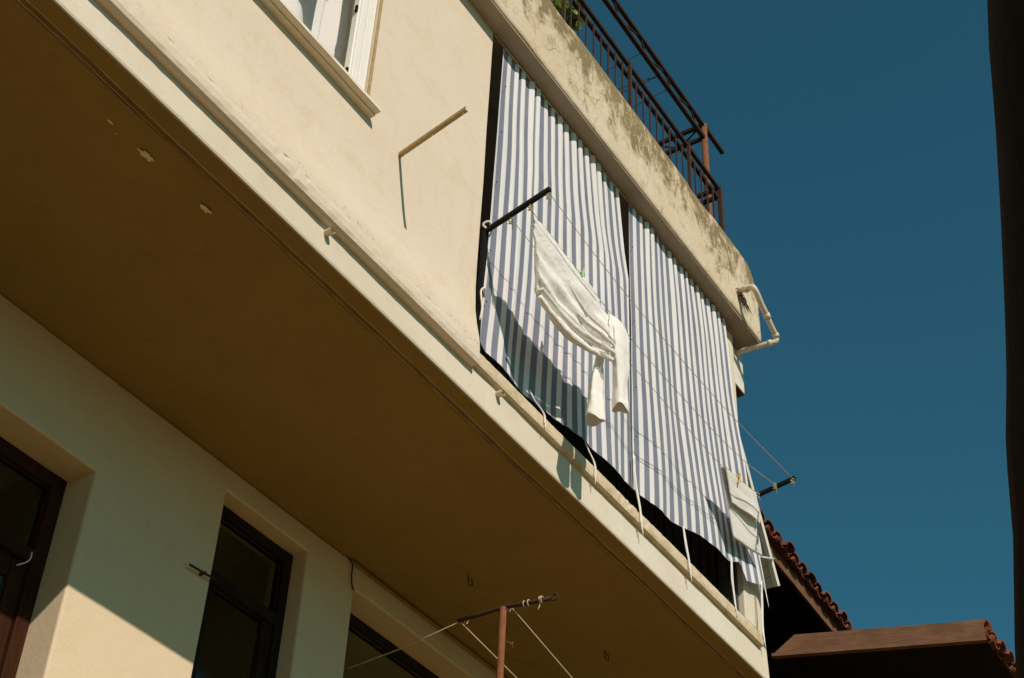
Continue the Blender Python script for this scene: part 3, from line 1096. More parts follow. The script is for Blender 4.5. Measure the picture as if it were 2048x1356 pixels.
# ------------------------------------------------------------------ laundry racks, lines and bracket
rk = thing('laundry_rack', (4.705, 3.385, 6.26), 'black iron laundry rack arm and pole beside the plain wall', 'laundry rack', 'laundry rack arms')
baro('pole', M['black_iron'], rk, (4.705, 3.383, 6.262), (4.712, 3.383, 7.085), 0.022, 0.022)
baro('arm', M['black_iron'], rk, (4.717, 3.383, 7.045), (4.626, 2.94, 7.052), 0.022, 0.022)
rk2 = thing('laundry_rack', (7.65, 3.45, 6.26), 'black iron laundry rack arm reaching past the building corner into the sky', 'laundry rack', 'laundry rack arms')
baro('pole', M['black_iron'], rk2, (7.66, 3.462, 6.262), (7.66, 3.462, 7.085), 0.022, 0.022)
baro('arm', M['black_iron'], rk2, (7.66, 3.45, 7.05), (7.56, 2.94, 7.062), 0.022, 0.022)
br = thing('wall_bracket', (3.997, 3.4, 6.959), 'tan painted iron bracket sticking out of the plain wall, without lines', 'bracket')
baro('arm', M['tan_iron'], br, (3.997, 3.41, 6.959), (3.887, 2.94, 6.927), 0.020, 0.004)
baro('flange', M['tan_iron'], br, (3.9885, 3.41, 6.968), (3.8785, 2.94, 6.936), 0.004, 0.018)
for f in (0.08, 0.5, 0.95):
    p = Vector((3.999, 3.4, 6.957)).lerp(Vector((3.889, 2.94, 6.925)), f)
    tubeo('screw', M['cord_white'], br, [p - Vector((0, 0, 0.004)), p + Vector((0, 0, 0.002))], 0.0045, 8)

# clothes lines (each sags a little)
l1 = [(4.630, 2.955, 7.047), (5.2, 2.955, 6.985), (5.80, 2.955, 6.968), (6.7, 2.955, 6.99), (7.563, 2.955, 7.065)]
l2 = [(4.650, 3.07, 7.035), (4.66, 3.07, 7.00), (5.626, 3.07, 6.905), (6.4, 3.07, 6.905), (7.04, 3.07, 6.945), (7.587, 3.07, 7.055)]
l3 = [(4.680, 3.21, 7.035), (5.4, 3.21, 6.975), (6.2, 3.21, 6.955), (7.086, 3.21, 6.955), (7.61, 3.21, 7.055)]
def knot(parent, p, sd):
    rg_ = random.Random(sd)
    p = Vector(p)
    pts = [p + Vector((0, 0, 0.016))]
    for k in range(9):
        a = k * 2.1
        pts.append(p + Vector((0.012 * math.cos(a), 0.012 * math.sin(a), -0.004 * k + 0.010 * math.sin(a * 1.7))))
    pts.append(p + Vector((0.02 + 0.02 * rg_.random(), 0.004, -0.035 - 0.02 * rg_.random())))
    tubeo('knot', M['rope'], parent, curve_pts(pts, 40), 0.0026, 6)


la = tag(tubeo('clothes_line', M['rope'], None, curve_pts(l1, 40), 0.0021, 6), 'outermost thin clothes line, tied at the tips of both rack arms', 'clothes line', 'balcony clothes lines')
lb = tag(tubeo('clothes_line', M['rope'], None, l2[:2] + [tuple(p) for p in curve_pts(l2[1:], 40)][1:], 0.0021, 6), 'middle thin clothes line carrying the white trousers', 'clothes line', 'balcony clothes lines')
lc = tag(tubeo('clothes_line', M['rope'], None, curve_pts(l3, 40), 0.0021, 6), 'innermost thin clothes line carrying the white folded cloth', 'clothes line', 'balcony clothes lines')
for ln_, p, sd in ((la, (4.637, 2.955, 7.030), 1), (lb, (4.655, 3.07, 7.022), 2), (lc, (4.690, 3.21, 7.024), 3), (la, (7.553, 2.955, 7.052), 4), (lb, (7.545, 3.07, 7.045), 5), (lc, (7.60, 3.21, 7.052), 6)):
    knot(ln_, p, sd)

# ------------------------------------------------------------------ white trousers on the middle line
def lerp_tab(tab, s):
    for (s0, a), (s1, b) in zip(tab, tab[1:]):
        if s <= s1:
            f = (s - s0) / (s1 - s0)
            return tuple(x + (y - x) * f for x, y in zip(a, b))
    return tab[-1][1]


bm = bmesh.new()
topT = [(0, (4.66, 6.998)), (0.5, (5.143, 6.952)), (1.0, (5.626, 6.908))]
botT = [(0, (4.742, 6.50)), (0.12, (4.80, 6.462)), (0.3, (4.90, 6.440)), (0.5, (5.03, 6.438)), (0.72, (5.19, 6.472)), (1.0, (5.40, 6.56))]
NS, NQ = 64, 72
rings = []
for i in range(NS + 1):
    s = i / NS
    tx, tz = lerp_tab(topT, s)
    bx, bz = lerp_tab(botT, s)
    th = 0.008 + 0.016 * math.sin(math.pi * min(1, s * 0.9 + 0.1)) + 0.008 * s
    ring = []
    for k in range(NQ):
        a = 2 * math.pi * k / NQ
        v = 0.5 - 0.5 * math.cos(a)          # 0 at line, 1 at hem of the swag
        side = math.sin(a)                     # >0 back, <0 front
        x = tx + (bx - tx) * v
        z = tz + (bz - tz) * v
        # bow of the waistband
        if s < 0.25:
            x += 0.018 * math.sin(math.pi * v) * (1 - s / 0.25)
        w = (v ** 0.8) * th * (0.35 + 0.65 * abs(side)) if abs(side) > 1e-6 else 0
        y = 3.07 + (1 if side > 0 else -1) * th * abs(side) ** 0.75 * (0.25 + 1.1 * v)
        # folds pulled from the waist towards the legs
        fold = math.sin(2 * math.pi * (3.4 * v ** 1.7 - 0.45 * s) + 1.2 * nz(s * 2, v * 3, 0, 1, 4))
        fa = 0.020 * (v ** 1.2) * (0.25 + 0.75 * s) * (1 if side < 0 else 0.4)
        y += -fa * fold
        # deep crease above the lowest roll
        cr = math.exp(-((v - 0.86) / 0.035) ** 2)
        if side < 0:
            y += 0.034 * cr * min(1, s * 3 + 0.3)
        y += 0.012 * nz(s * 5, v * 5, side, 1, 2)
        z += 0.006 * nz(s * 9, v * 4, side, 1, 7) * v
        ring.append(bm.verts.new((x, y, z)))
    rings.append(ring)
for i in range(NS):
    for k in range(NQ):
        k2 = (k + 1) % NQ
        bm.faces.new((rings[i][k], rings[i + 1][k], rings[i + 1][k2], rings[i][k2]))
bm.faces.new(rings[-1][::-1])
bm.faces.new(rings[0])


def leg(path, seed):
    n = 40
    rr = []
    for i in range(n + 1):
        t = i / n
        m_ = len(path) - 1
        k = min(int(t * m_), m_ - 1)
        f = t * m_ - k
        f2 = f
        a, b = path[k], path[k + 1]
        cx, cy, cz, wx, wy = [p + (q - p) * f2 for p, q in zip(a, b)]
        ring = []
        for q in range(36):
            an = 2 * math.pi * q / 36
            r = 1 + 0.13 * math.sin(3 * an + seed + 2.2 * t) + 0.16 * nz(math.cos(an), math.sin(an), t * 4, 1.3, seed) + 0.09 * nz(math.cos(an) * 0.8, math.sin(an) * 0.8, t * 15, 1, seed + 3)
            hem = 0.0
            if i == n:
                hem = 0.010 * math.sin(2 * an + seed)
            if t > 0.93:
                r *= 1.0 + 0.03 * math.sin((t - 0.93) / 0.07 * math.pi)
            ring.append(bm.verts.new((cx + wx * r * math.cos(an), cy + wy * r * math.sin(an), cz + hem + 0.10 * wx * math.cos(an))))
        rr.append(ring)
    for i in range(n):
        for q in range(36):
            q2 = (q + 1) % 36
            bm.faces.new((rr[i][q], rr[i][q2], rr[i + 1][q2], rr[i + 1][q]))
    bm.faces.new(rr[0][::-1])




def roll(pts, rad, seed):
    pts = curve_pts(pts, 46)
    rr = []
    for i, p in enumerate(pts):
        t = i / (len(pts) - 1)
        r0 = rad * (0.75 + 0.25 * math.sin(math.pi * t)) * (1 + 0.16 * nz(t * 6, seed, 0, 1))
        rr.append([bm.verts.new(p + Vector((0.3 * r0 * math.cos(a), 0.8 * r0 * math.sin(a), r0 * math.cos(a)))) for a in [k * 2 * math.pi / 18 for k in range(18)]])
    for i in range(len(rr) - 1):
        for k in range(18):
            bm.faces.new((rr[i][k], rr[i][(k + 1) % 18], rr[i + 1][(k + 1) % 18], rr[i + 1][k]))
    bm.faces.new(rr[0][::-1])
    bm.faces.new(rr[-1])


roll([(4.735, 3.050, 6.475), (4.86, 3.040, 6.432), (5.02, 3.035, 6.422), (5.19, 3.03, 6.455), (5.33, 3.03, 6.515), (5.43, 3.04, 6.56)], 0.019, 1.0)
roll([(4.745, 3.048, 6.530), (4.88, 3.030, 6.487), (5.04, 3.02, 6.480), (5.21, 3.015, 6.515), (5.36, 3.02, 6.572), (5.44, 3.035, 6.61)], 0.019, 2.0)
roll([(4.93, 3.055, 6.68), (5.08, 3.040, 6.61), (5.25, 3.015, 6.605), (5.37, 3.015, 6.628), (5.44, 3.03, 6.65)], 0.012, 3.0)
roll([(5.02, 3.055, 6.76), (5.18, 3.042, 6.685), (5.31, 3.016, 6.665), (5.43, 3.03, 6.68)], 0.009, 4.0)
bmesh.ops.recalc_face_normals(bm, faces=bm.faces)
tmp = link('trousers_body', bm, M['cotton'])
rm = tmp.modifiers.new('fuse', 'REMESH')
rm.mode = 'VOXEL'
rm.voxel_size = 0.0045
sm_ = tmp.modifiers.new('soften', 'SMOOTH')
sm_.iterations = 3
sm_.factor = 0.5
bpy.context.view_layer.update()
fused = bpy.data.meshes.new_from_object(tmp.evaluated_get(bpy.context.evaluated_depsgraph_get()))
bm = bmesh.new()
bm.from_mesh(fused)
# the lower part of the cloth swings in towards the wall
for v in bm.verts:
    dl = 0.085 * min(1, max(0, (6.93 - v.co.z) / 0.45)) * min(1, max(0, (5.45 - v.co.x) / 0.2))
    kk = (v.co.y + dl) / v.co.y
    v.co = Vector((v.co.x * kk, v.co.y + dl, 1.6 + (v.co.z - 1.6) * kk))
    wv = 0.0022 * nz(v.co.x, v.co.y, v.co.z, 20, 3) + 0.0013 * nz(v.co.x, v.co.y, v.co.z, 48, 5)
    v.co.y += wv
bpy.data.objects.remove(tmp)
# the legs hang open-ended from the fused body
leg([(5.525, 3.055, 6.895, 0.085, 0.008), (5.520, 3.045, 6.82, 0.100, 0.018), (5.512, 3.04, 6.70, 0.090, 0.024), (5.516, 3.04, 6.56, 0.066, 0.026), (5.520, 3.045, 6.42, 0.052, 0.030), (5.520, 3.045, 6.305, 0.050, 0.036)], 0.4)
leg([(5.497, 3.14, 6.72, 0.026, 0.015), (5.484, 3.15, 6.62, 0.030, 0.02), (5.467, 3.15, 6.53, 0.040, 0.025), (5.452, 3.15, 6.42, 0.050, 0.03), (5.447, 3.15, 6.31, 0.056, 0.036), (5.446, 3.15, 6.228, 0.060, 0.042)], 2.1)
tr = link('trousers', bm, M['cotton'], None, True)
tag(tr, 'white cotton trousers pinned sideways along the clothes line, legs hanging down', 'trousers')


def peg(p, mat, label, tilt=0.1):
    bm = bmesh.new()
    for s in (-1, 1):
        prof = [(-0.0045, 0.032), (0.0045, 0.032), (0.0045, -0.030), (-0.0045, -0.030)]
        q = []
        for dx in (-0.006, 0.006):
            q.append([bm.verts.new((dx, s * (0.0065 + 0.004 * (z > 0)) + yy * 0.5, z)) for yy, z in prof])
        for k in range(4):
            bm.faces.new((q[0][k], q[0][(k + 1) % 4], q[1][(k + 1) % 4], q[1][k]))
        bm.faces.new(q[0][::-1])
        bm.faces.new(q[1])
    tube(bm, [(-0.008, 0, 0.004), (0.008, 0, 0.004)], 0.005, 8)
    bmesh.ops.recalc_face_normals(bm, faces=bm.faces)
    o = link('clothes_peg', bm, mat)
    o.location = p
    o.rotation_euler = (0, tilt, 0.1)
    return tag(o, label, 'peg', 'clothes pegs')


peg((5.165, 3.07, 6.965), M['green_plastic'], 'pale green clothes peg on the line above the white trousers', 0.2)
peg((7.262, 3.185, 6.965), M['yellow'], 'yellow clothes peg holding the folded white cloth', -0.1)

# ------------------------------------------------------------------ folded white cloth on the inner line
bm = bmesh.new()


def sheet(c, y0, bend, seed):
    tl, tr_, brr, bl_ = [Vector((a[0], 0, a[1])) for a in c]
    n1, n2 = 26, 20
    g = []
    for i in range(n1 + 1):
        row = []
        for j in range(n2 + 1):
            u, t = i / n1, j / n2
            p = tl.lerp(tr_, u).lerp(bl_.lerp(brr, u), t)
            y = y0 + bend * t + 0.005 * math.sin(u * 6 + seed) * t + 0.003 * nz(u * 4, t * 4, seed, 1)
            z = p.z + 0.004 * nz(u * 3, t, seed + 2, 1) * t - 0.008 * math.sin(math.pi * u) * (1 - t)
            row.append(bm.verts.new((p.x, y, z)))
        g.append(row)
    for i in range(n1):
        for j in range(n2):
            bm.faces.new((g[i][j], g[i + 1][j], g[i + 1][j + 1], g[i][j + 1]))
    return g


ga = sheet([(7.086, 6.950), (7.520, 7.020), (7.67, 6.88), (7.255, 6.80)], 3.192, 0.045, 1.0)
gb = sheet([(7.086, 6.950), (7.520, 7.020), (7.813, 6.735), (7.39, 6.645)], 3.222, 0.085, 4.0)
for i in range(26):
    bm.faces.new((ga[i][0], ga[i + 1][0], gb[i + 1][0], gb[i][0]))
cl = link('folded_cloth', bm, M['cotton'], None, True)
tag(cl, 'folded white cloth hung over the inner clothes line by the building corner', 'cloth')
sm = cl.modifiers.new('thick', 'SOLIDIFY')
sm.thickness = 0.004

# ------------------------------------------------------------------ drainpipe at the parapet corner
dp = thing('drain_pipe', (7.67, 3.27, 8.83), 'cream plastic drainpipe bending out of the parapet and round its corner', 'drainpipe')
path = [(7.676, 3.33, 8.828), (7.665, 3.27, 8.822), (7.645, 3.165, 8.795), (7.66, 3.14, 8.765), (7.745, 3.14, 8.705), (7.83, 3.14, 8.660)]
tubeo('upper_pipe', M['pipe'], dp, curve_pts(path, 30), 0.0215, 14)
tubeo('lower_pipe', M['pipe'], dp, curve_pts([(7.83, 3.14, 8.660), (7.90, 3.14, 8.61), (7.965, 3.14, 8.575), (7.975, 3.15, 8.535), (7.955, 3.19, 8.52), (7.935, 3.30, 8.51), (7.95, 3.46, 8.53)], 30), 0.0195, 14)
for a, b in (((7.655, 3.215, 8.805), (7.647, 3.19, 8.800)), ((7.815, 3.14, 8.669), (7.848, 3.14, 8.648)), ((7.952, 3.14, 8.583), (7.972, 3.14, 8.568)), ((7.962, 3.175, 8.524), (7.955, 3.200, 8.520))):
    tubeo('pipe_collar', M['pipe'], dp, [a, b], 0.0255, 14)
# roots trailing from the hole round the pipe
rr = thing('hanging_roots', (7.67, 3.27, 8.8), 'dry brown roots trailing from the hole beside the drainpipe', 'roots')
for k in range(26):
    x = 7.63 + 0.13 * random.random()
    z = 8.85 - 0.06 * random.random()
    pts = [(x, 3.285, z)]
    y = 3.262
    for q in range(5):
        x += random.uniform(-0.012, 0.032)
        z -= random.uniform(0.006, 0.032)
        y -= random.uniform(-0.002, 0.006)
        pts.append((x, y, z))
    tubeo('root', M['roots'], rr, pts, 0.0022, 5, True, lambda f: 0.0035 * (1 - 0.7 * f))

# ------------------------------------------------------------------ roof railing, truss, wires, vine
rail = thing('roof_railing', (6.5, 3.45, 9.3), 'rusted iron railing with thin upright bars along the roof edge', 'railing')
RX = 7.845
baro('top_rail', M['rail'], rail, (3.6, 3.45, 10.085), (RX, 3.45, 10.085), 0.027, 0.030)
baro('lower_rail', M['rail'], rail, (3.6, 3.465, 9.995), (RX, 3.465, 9.995), 0.027, 0.030)
baro('top_rail', M['rail'], rail, (RX, 3.47, 10.085), (RX, 6.5, 10.085), 0.027, 0.030)
baro('lower_rail', M['rail'], rail, (RX, 3.47, 9.995), (RX, 6.5, 9.995), 0.027, 0.030)
x = 3.7
k = 0
while x < RX - 0.03:
    post = k % 9 == 0
    if not post:
        baro('bar', M['rust'], rail, (x, 3.443, 9.20), (x, 3.443, 10.0), 0.0095, 0.0095)
    else:
        baro('post', M['rust'], rail, (x, 3.438, 9.20), (x, 3.438, 10.10), 0.022, 0.022)
    x += 0.1005
    k += 1
baro('post', M['rust'], rail, (RX + 0.008, 3.445, 9.20), (RX + 0.008, 3.445, 10.10), 0.034, 0.034)
for y in frange(3.8, 6.4, 0.2):
    baro('bar', M['rust'], rail, (RX, y, 9.20), (RX, y, 10.0), 0.0095, 0.0095)

ts = thing('pergola_frame', (7.97, 3.6, 8.86), 'rusted iron lattice beam on a post above the roof railing', 'pergola')
baro('upper_chord', M['rail'], ts, (3.5, 3.6, 10.985), (8.32, 3.6, 10.985), 0.032, 0.032)
baro('lower_chord', M['rail'], ts, (3.5, 3.6, 10.835), (7.97, 3.6, 10.835), 0.032, 0.032)
x = 7.80
while x > 3.6:
    baro('lattice_bar', M['rail'], ts, (x + 0.02, 3.6, 10.835), (x - 0.06, 3.6, 10.985), 0.012, 0.012)
    baro('lattice_bar', M['rail'], ts, (x - 0.06, 3.6, 10.985), (x - 0.40, 3.6, 10.835), 0.012, 0.012)
    x -= 0.42
tubeo('post', M['rustpole'], ts, [(7.975, 3.60, 8.86), (7.975, 3.60, 11.0)], 0.026, 12)
baro('upper_cross_beam', M['rail'], ts, (7.96, 3.62, 10.985), (7.99, 7.0, 10.985), 0.03, 0.03)
baro('lower_cross_beam', M['rail'], ts, (7.96, 3.62, 10.835), (7.99, 7.0, 10.835), 0.03, 0.03)
for y in frange(3.8, 6.6, 0.4):
    baro('lattice_bar', M['rail'], ts, (7.97, y - 0.16, 10.985), (7.97, y + 0.02, 10.835), 0.012, 0.012)
    baro('lattice_bar', M['rail'], ts, (7.97, y + 0.02, 10.835), (7.97, y + 0.24, 10.985), 0.012, 0.012)
tubeo('back_post', M['rustpole'], ts, [(7.98, 6.95, 8.86), (7.98, 6.95, 11.0)], 0.026, 12)
wires = [((6.93, 3.6, 10.84), (6.95, 5.8, 10.8)), ((7.20, 3.6, 10.84), (7.2, 5.8, 10.86)), ((7.20, 3.6, 10.84), (6.9, 5.8, 10.9)), ((7.36, 3.6, 10.84), (7.4, 5.8, 10.8))]
for k, (a, b) in enumerate(wires):
    w = tubeo('roof_wire', M['dark_wire'], ts, [a, tuple((p + q) / 2 - (0.04 if i == 2 else 0) for i, (p, q) in enumerate(zip(a, b))), b], 0.004, 5)

vine = thing('roof_vine', (5.7, 3.9, 8.86), 'green leafy vine hanging behind the roof railing', 'vine')
bm = bmesh.new()
lf = [(0, -0.5), (0.28, -0.42), (0.5, -0.1), (0.36, 0.06), (0.38, 0.3), (0.14, 0.26), (0, 0.55), (-0.14, 0.26), (-0.38, 0.3), (-0.36, 0.06), (-0.5, -0.1), (-0.28, -0.42)]
c0 = bm.verts.new((0, 0, -0.03))
rg = [bm.verts.new((a, b, 0.10 * abs(a) + 0.06 * b * b)) for a, b in lf]
for k in range(len(rg)):
    bm.faces.new((c0, rg[k], rg[(k + 1) % len(rg)]))
leaf0 = link('leaf', bm, M['leaf'], vine)
lme = leaf0.data
first = True
for k in range(110):
    t = random.random()
    p = Vector((5.55 + 0.66 * t + random.gauss(0, 0.045), 3.70 + random.gauss(0, 0.05), 10.10 + 0.42 * t + random.gauss(0, 0.045)))
    if k % 3 == 0:
        p = Vector((5.0 + 0.9 * random.random(), 3.8 + random.gauss(0, 0.1), 9.9 + random.random() * 0.5))
    o = leaf0 if first else bpy.data.objects.new('leaf', lme)
    if not first:
        COL.objects.link(o)
        o.parent = vine
        o.matrix_parent_inverse = Matrix.Translation(-vine.location)
    first = False
    s = random.uniform(0.08, 0.135)
    o.location = p
    o.scale = (s, s, s)
    o.rotation_euler = (random.uniform(0.3, 2.2), random.uniform(-0.7, 0.7), random.uniform(0, 6.28))
for k in range(4):
    tubeo('stem', M['roots'], vine, curve_pts([(4.9 + 0.2 * k, 3.85, 8.87), (5.2 + 0.15 * k, 3.8, 9.6), (5.6 + 0.12 * k, 3.78, 10.1), (5.95 + 0.1 * k, 3.76, 10.38)], 16), 0.006, 6)

# ------------------------------------------------------------------ T-shaped clothes post on the terrace
tp = thing('clothes_post', (5.54, 3.72, 2.6), 'rusty red T shaped clothes post standing under the overhang', 'clothes post')
tubeo('pole', M['rustpole'], tp, [(5.545, 3.72, 2.6), (5.543, 3.72, 4.2), (5.536, 3.712, 5.352)], 0.0165, 14)
cb_ = tubeo('crossbar', M['rust'], tp, [(5.535, 3.975, 5.350), (5.538, 3.85, 5.352), (5.54, 3.712, 5.358), (5.555, 3.58, 5.353), (5.562, 3.46, 5.349)], 0.0115, 10)
for f in (3.60, 3.575, 3.51, 3.50, 3.94, 3.69):
    bm = bmesh.new()
    pts = [(5.555 + 0.015 * math.cos(a), f + 0.004 * a / 6, 5.352 + 0.015 * math.sin(a)) for a in [i * 2.2 * math.pi / 16 for i in range(17)]]
    tube(bm, pts, 0.003, 6)
    link('wire_binding', bm, M['rope'], tp, True)
ring = [(5.562, 3.448 + 0.016 * math.cos(a) - 0.012, 5.349 + 0.016 * math.sin(a)) for a in [i * 2 * math.pi / 16 for i in range(17)]]
tubeo('end_ring', M['rust'], tp, ring, 0.0045, 6)
tubeo('pole_hook', M['rustpole'], tp, [(5.556, 3.705, 5.175)] + [(5.565 + 0.014 * math.sin(a), 3.69 - 0.006 * a, 5.155 + 0.017 * math.cos(a)) for a in [i * 1.6 * math.pi / 10 for i in range(11)]], 0.004, 6)
tubeo('loose_string', M['rope'], tp, [(5.558, 3.515, 5.340), (5.556, 3.517, 5.318), (5.55, 3.522, 5.298)], 0.003, 6)
tag(tubeo('clothes_line', M['rope'], None, [(5.535, 3.965, 5.342), (6.067, 3.965, 5.275), (7.6, 3.95, 5.13)], 0.0032, 6), 'thin line from the left end of the T shaped post, running behind its pole', 'clothes line', 'lines on the T shaped post')
tag(tubeo('clothes_line', M['rope'], None, [(5.538, 3.66, 5.335), (6.114, 3.66, 5.222), (7.6, 3.66, 5.0)], 0.0032, 6), 'thin line from the pole head of the T shaped post, running down to the right', 'clothes line', 'lines on the T shaped post')
tag(tubeo('clothes_line', M['rope'], None, [(5.535, 3.968, 5.342), (5.61, 4.36, 5.335), (5.685, 4.77, 5.352)], 0.0028, 6), 'thin line from the T shaped post back to the doorway wall', 'clothes line', 'lines on the T shaped post')
# second post that the lines run to, out of view
tp2 = thing('clothes_post', (7.62, 3.8, 2.6), 'far clothes post that the lower lines run to', 'clothes post')
tubeo('pole', M['rustpole'], tp2, [(7.62, 3.8, 2.6), (7.62, 3.8, 5.1)], 0.0165, 12)
tubeo('crossbar', M['rust'], tp2, [(7.62, 3.55, 5.06), (7.62, 4.05, 5.12)], 0.0115, 10)

# ------------------------------------------------------------------ neighbouring house with tiled eaves
N = thing('neighbour_house', (11, 5, 0), 'dark timber house with red tiled eaves beyond the building corner', 'house')
boxo('upper_wall', M['eave_wood'], N, 8.75, 15, 4.75, 9.5, 6.8, 7.80)
boxo('lower_wall', M['eave_wood'], N, 10.3, 15, 4.35, 9.5, 0, 6.75)
boxo('corner_post', M['dark_wood'], N, 10.32, 10.42, 3.35, 3.45, 0, 6.75)
boxo('bay_wall', M['eave_wood'], N, 10.34, 15, 3.46, 4.34, 0, 6.75)


def barrel_tile(length=0.42, w=0.165, rise=0.055):
    bm = bmesh.new()
    seg = 10
    a_ = []
    for s, k in ((0.0, 1.0), (1.0, 0.86)):
        outer, inner = [], []
        for q in range(seg + 1):
            an = math.pi * q / seg
            outer.append(bm.verts.new((-w / 2 * k * math.cos(an), s * length, rise * k * math.sin(an) ** 0.85)))
            inner.append(bm.verts.new((-(w / 2 * k - 0.012) * math.cos(an), s * length, (rise * k - 0.013) * math.sin(an) ** 0.85)))
        a_.append((outer, inner))
    for q in range(seg):
        bm.faces.new((a_[0][0][q], a_[0][0][q + 1], a_[1][0][q + 1], a_[1][0][q]))
        bm.faces.new((a_[0][1][q + 1], a_[0][1][q], a_[1][1][q], a_[1][1][q + 1]))
        bm.faces.new((a_[0][0][q + 1], a_[0][0][q], a_[0][1][q], a_[0][1][q + 1]))
    bmesh.ops.recalc_face_normals(bm, faces=bm.faces)
    me = bpy.data.meshes.new('tile')
    bm.to_mesh(me)
    bm.free()
    me.materials.append(M['tile'])
    for p in me.polygons:
        p.use_smooth = True
    return me


TILE = barrel_tile()
PIT = math.radians(17)


def eave(e0, e1, zt, depth, name, rows, fh, fz, hip=0.0):
    """tiled roof plane rising away from the eave e0->e1; returns the roof part"""
    e0, e1 = Vector((*e0, zt)), Vector((*e1, zt))
    a = (e1 - e0).normalized()
    L = (e1 - e0).length
    b = Vector((-a.y, a.x, 0))                     # away from the street
    upv = (b * math.cos(PIT) + Vector((0, 0, 1)) * math.sin(PIT)).normalized()
    nrm = a.cross(upv)
    bm = bmesh.new()
    o = -0.03
    q = []
    for th in (-0.02, -0.055):
        q.append([bm.verts.new(e0 + a * s + upv * t + nrm * th) for s, t in ((hip * 0.09, 0.09), (L, 0.09), (L, depth), (hip * depth, depth))])
    bm.faces.new(q[0])
    bm.faces.new(q[1][::-1])
    for k in range(4):
        bm.faces.new((q[0][k], q[1][k], q[1][(k + 1) % 4], q[0][(k + 1) % 4]))
    bmesh.ops.recalc_face_normals(bm, faces=bm.faces)
    roof = link(name, bm, M['eave_wood'], N)
    rotm = Matrix((a, upv, nrm)).transposed().to_4x4()
    ntile = int(L / 0.172)
    for r in range(rows):
        for k in range(ntile):
            for under in (0, 1):
                if under and r > 1:
                    continue
                if (k + 0.5 * under) * 0.172 < hip * r * 0.34:
                    continue
                p = e0 + a * (0.09 + (k + 0.5 * under) * 0.172) + upv * (r * 0.34 + random.uniform(-0.022, 0.022) + 0.02 * under) + nrm * (0.008 if not under else 0.028)
                t = bpy.data.objects.new('tile', TILE)
                COL.objects.link(t)
                mm = rotm.copy()
                if under:
                    mm = mm @ Matrix.Rotation(math.pi, 4, 'Y')
                mm = mm @ Matrix.Rotation(random.uniform(-0.06, 0.06), 4, 'Z') @ Matrix.Rotation(random.uniform(-0.08, 0.08), 4, 'Y')
                t.parent = roof
                mm.translation = p
                # parent chain: house empty (translated) > roof (inverse set) so local equals world here
                if hip and k < 3:
                    mm = mm @ Matrix.Diagonal((1, 0.22 + 0.26 * k, 1, 1))
                t.matrix_local = mm
    # fascia board under the tile ends
    bm = bmesh.new()
    q = []
    for d in (0.085, 0.11):
        q.append([bm.verts.new(e0 + a * s + b * d + Vector((0, 0, z))) for s, z in ((0, fz - fh), (L, fz - fh), (L, fz), (0, fz))])
    bm.faces.new(q[0])
    bm.faces.new(q[1][::-1])
    for k in range(4):
        bm.faces.new((q[0][k], q[1][k], q[1][(k + 1) % 4], q[0][(k + 1) % 4]))
    bmesh.ops.recalc_face_normals(bm, faces=bm.faces)
    link('fascia_board', bm, M['fascia'], roof)
    # boarded soffit behind the fascia
    bm = bmesh.new()
    q = [bm.verts.new(e0 + a * s + b * d + Vector((0, 0, fz - fh + 0.012))) for s, d in ((0, 0.111), (L, 0.111), (L, 1.4), (0, 1.4))]
    bm.faces.new(q[::-1])
    link('eave_boards', bm, M['eave_wood'], roof)
    return roof


eave((8.62, 3.848), (12.6, 4.02), 8.0, 2.2, 'upper_roof', 3, 0.15, 0.03)
eave((9.80, 2.530), (13.5, 2.60), 7.03, 2.0, 'lower_roof', 1, 0.11, 0.02, 1.25)
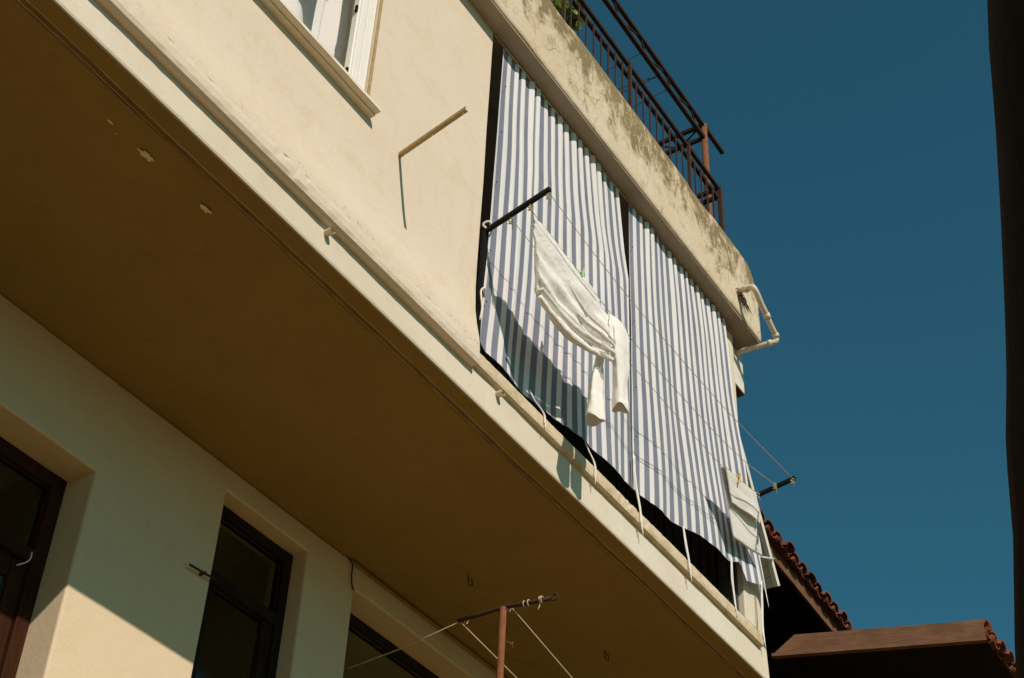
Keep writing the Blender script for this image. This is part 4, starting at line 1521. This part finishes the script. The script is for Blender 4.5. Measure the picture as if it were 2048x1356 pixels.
# end fascia of the lower roof, facing the viewer
P0 = Vector((9.30, 3.915, 6.895))
P1 = Vector((9.795, 2.520, 6.905))
dd = (P1 - P0).normalized()
oo = Vector((dd.y, -dd.x, 0)).normalized()
if oo.x > 0:
    oo = -oo
bm = bmesh.new()
q = []
for o in (0.0, -0.03):
    q.append([bm.verts.new(p + oo * o) for p in (P0, P1, P1 + Vector((0, 0, 0.15)), P0 + dd * 0.17 + Vector((0, 0, 0.15)))])
bm.faces.new(q[0])
bm.faces.new(q[1][::-1])
for k in range(4):
    bm.faces.new((q[0][k], q[1][k], q[1][(k + 1) % 4], q[0][(k + 1) % 4]))
bmesh.ops.recalc_face_normals(bm, faces=bm.faces)
link('end_fascia', bm, M['fascia'], N)
bm = bmesh.new()
bar(bm, P0 + oo * 0.008 + Vector((0, 0, -0.012)), P1 + oo * 0.008 + Vector((0, 0, -0.012)), 0.045, 0.022)
bmesh.ops.recalc_face_normals(bm, faces=bm.faces)
link('fascia_lip', bm, M['fascia'], N)
bm = bmesh.new()
q = [bm.verts.new(p) for p in ((9.34, 3.92, 6.93), (9.83, 2.54, 6.93), (14, 2.62, 6.93), (14, 4.6, 6.93), (9.34, 4.6, 6.93))]
bm.faces.new(q)
link('end_soffit', bm, M['eave_wood'], N)

# ------------------------------------------------------------------ timber post at the right edge
bm = bmesh.new()
rings = []
NZ = 140
tabe = [(0, 20), (2.587, 13.68), (2.628, 13.51), (2.774, 12.91), (2.849, 12.73), (2.922, 12.54), (3.051, 11.91), (3.195, 11.31), (3.393, 10.55), (3.611, 9.8), (3.749, 9.39), (3.948, 8.6), (4.7, 5.6), (7.6, -5.5)]
for i in range(NZ + 1):
    z = -0.05 + 7.6 * i / NZ
    ang = math.radians(edge_at(tabe, z))
    R = 0.19
    dist = 2.0
    # left edge of the post follows ang; centre lies to its right
    ea = ang - math.asin(R / dist)
    cx, cy = dist * math.cos(ea), dist * math.sin(ea)
    ring = []
    for k in range(28):
        a = 2 * math.pi * k / 28
        r = R * (1 + 0.05 * nz(math.cos(a) * 1.4, math.sin(a) * 1.4, z * 0.7, 1, 3) + 0.018 * nz(math.cos(a) * 7, math.sin(a) * 7, z * 1.1, 1, 6))
        ring.append(bm.verts.new((cx + r * math.cos(a), cy + r * math.sin(a), z)))
    rings.append(ring)
for i in range(NZ):
    for k in range(28):
        bm.faces.new((rings[i][k], rings[i][(k + 1) % 28], rings[i + 1][(k + 1) % 28], rings[i + 1][k]))
bm.faces.new(rings[-1])
po = link('timber_post', bm, M['post_wood'], None, True)
tag(po, 'dark crooked timber post rising close by along the right edge of the picture', 'post')
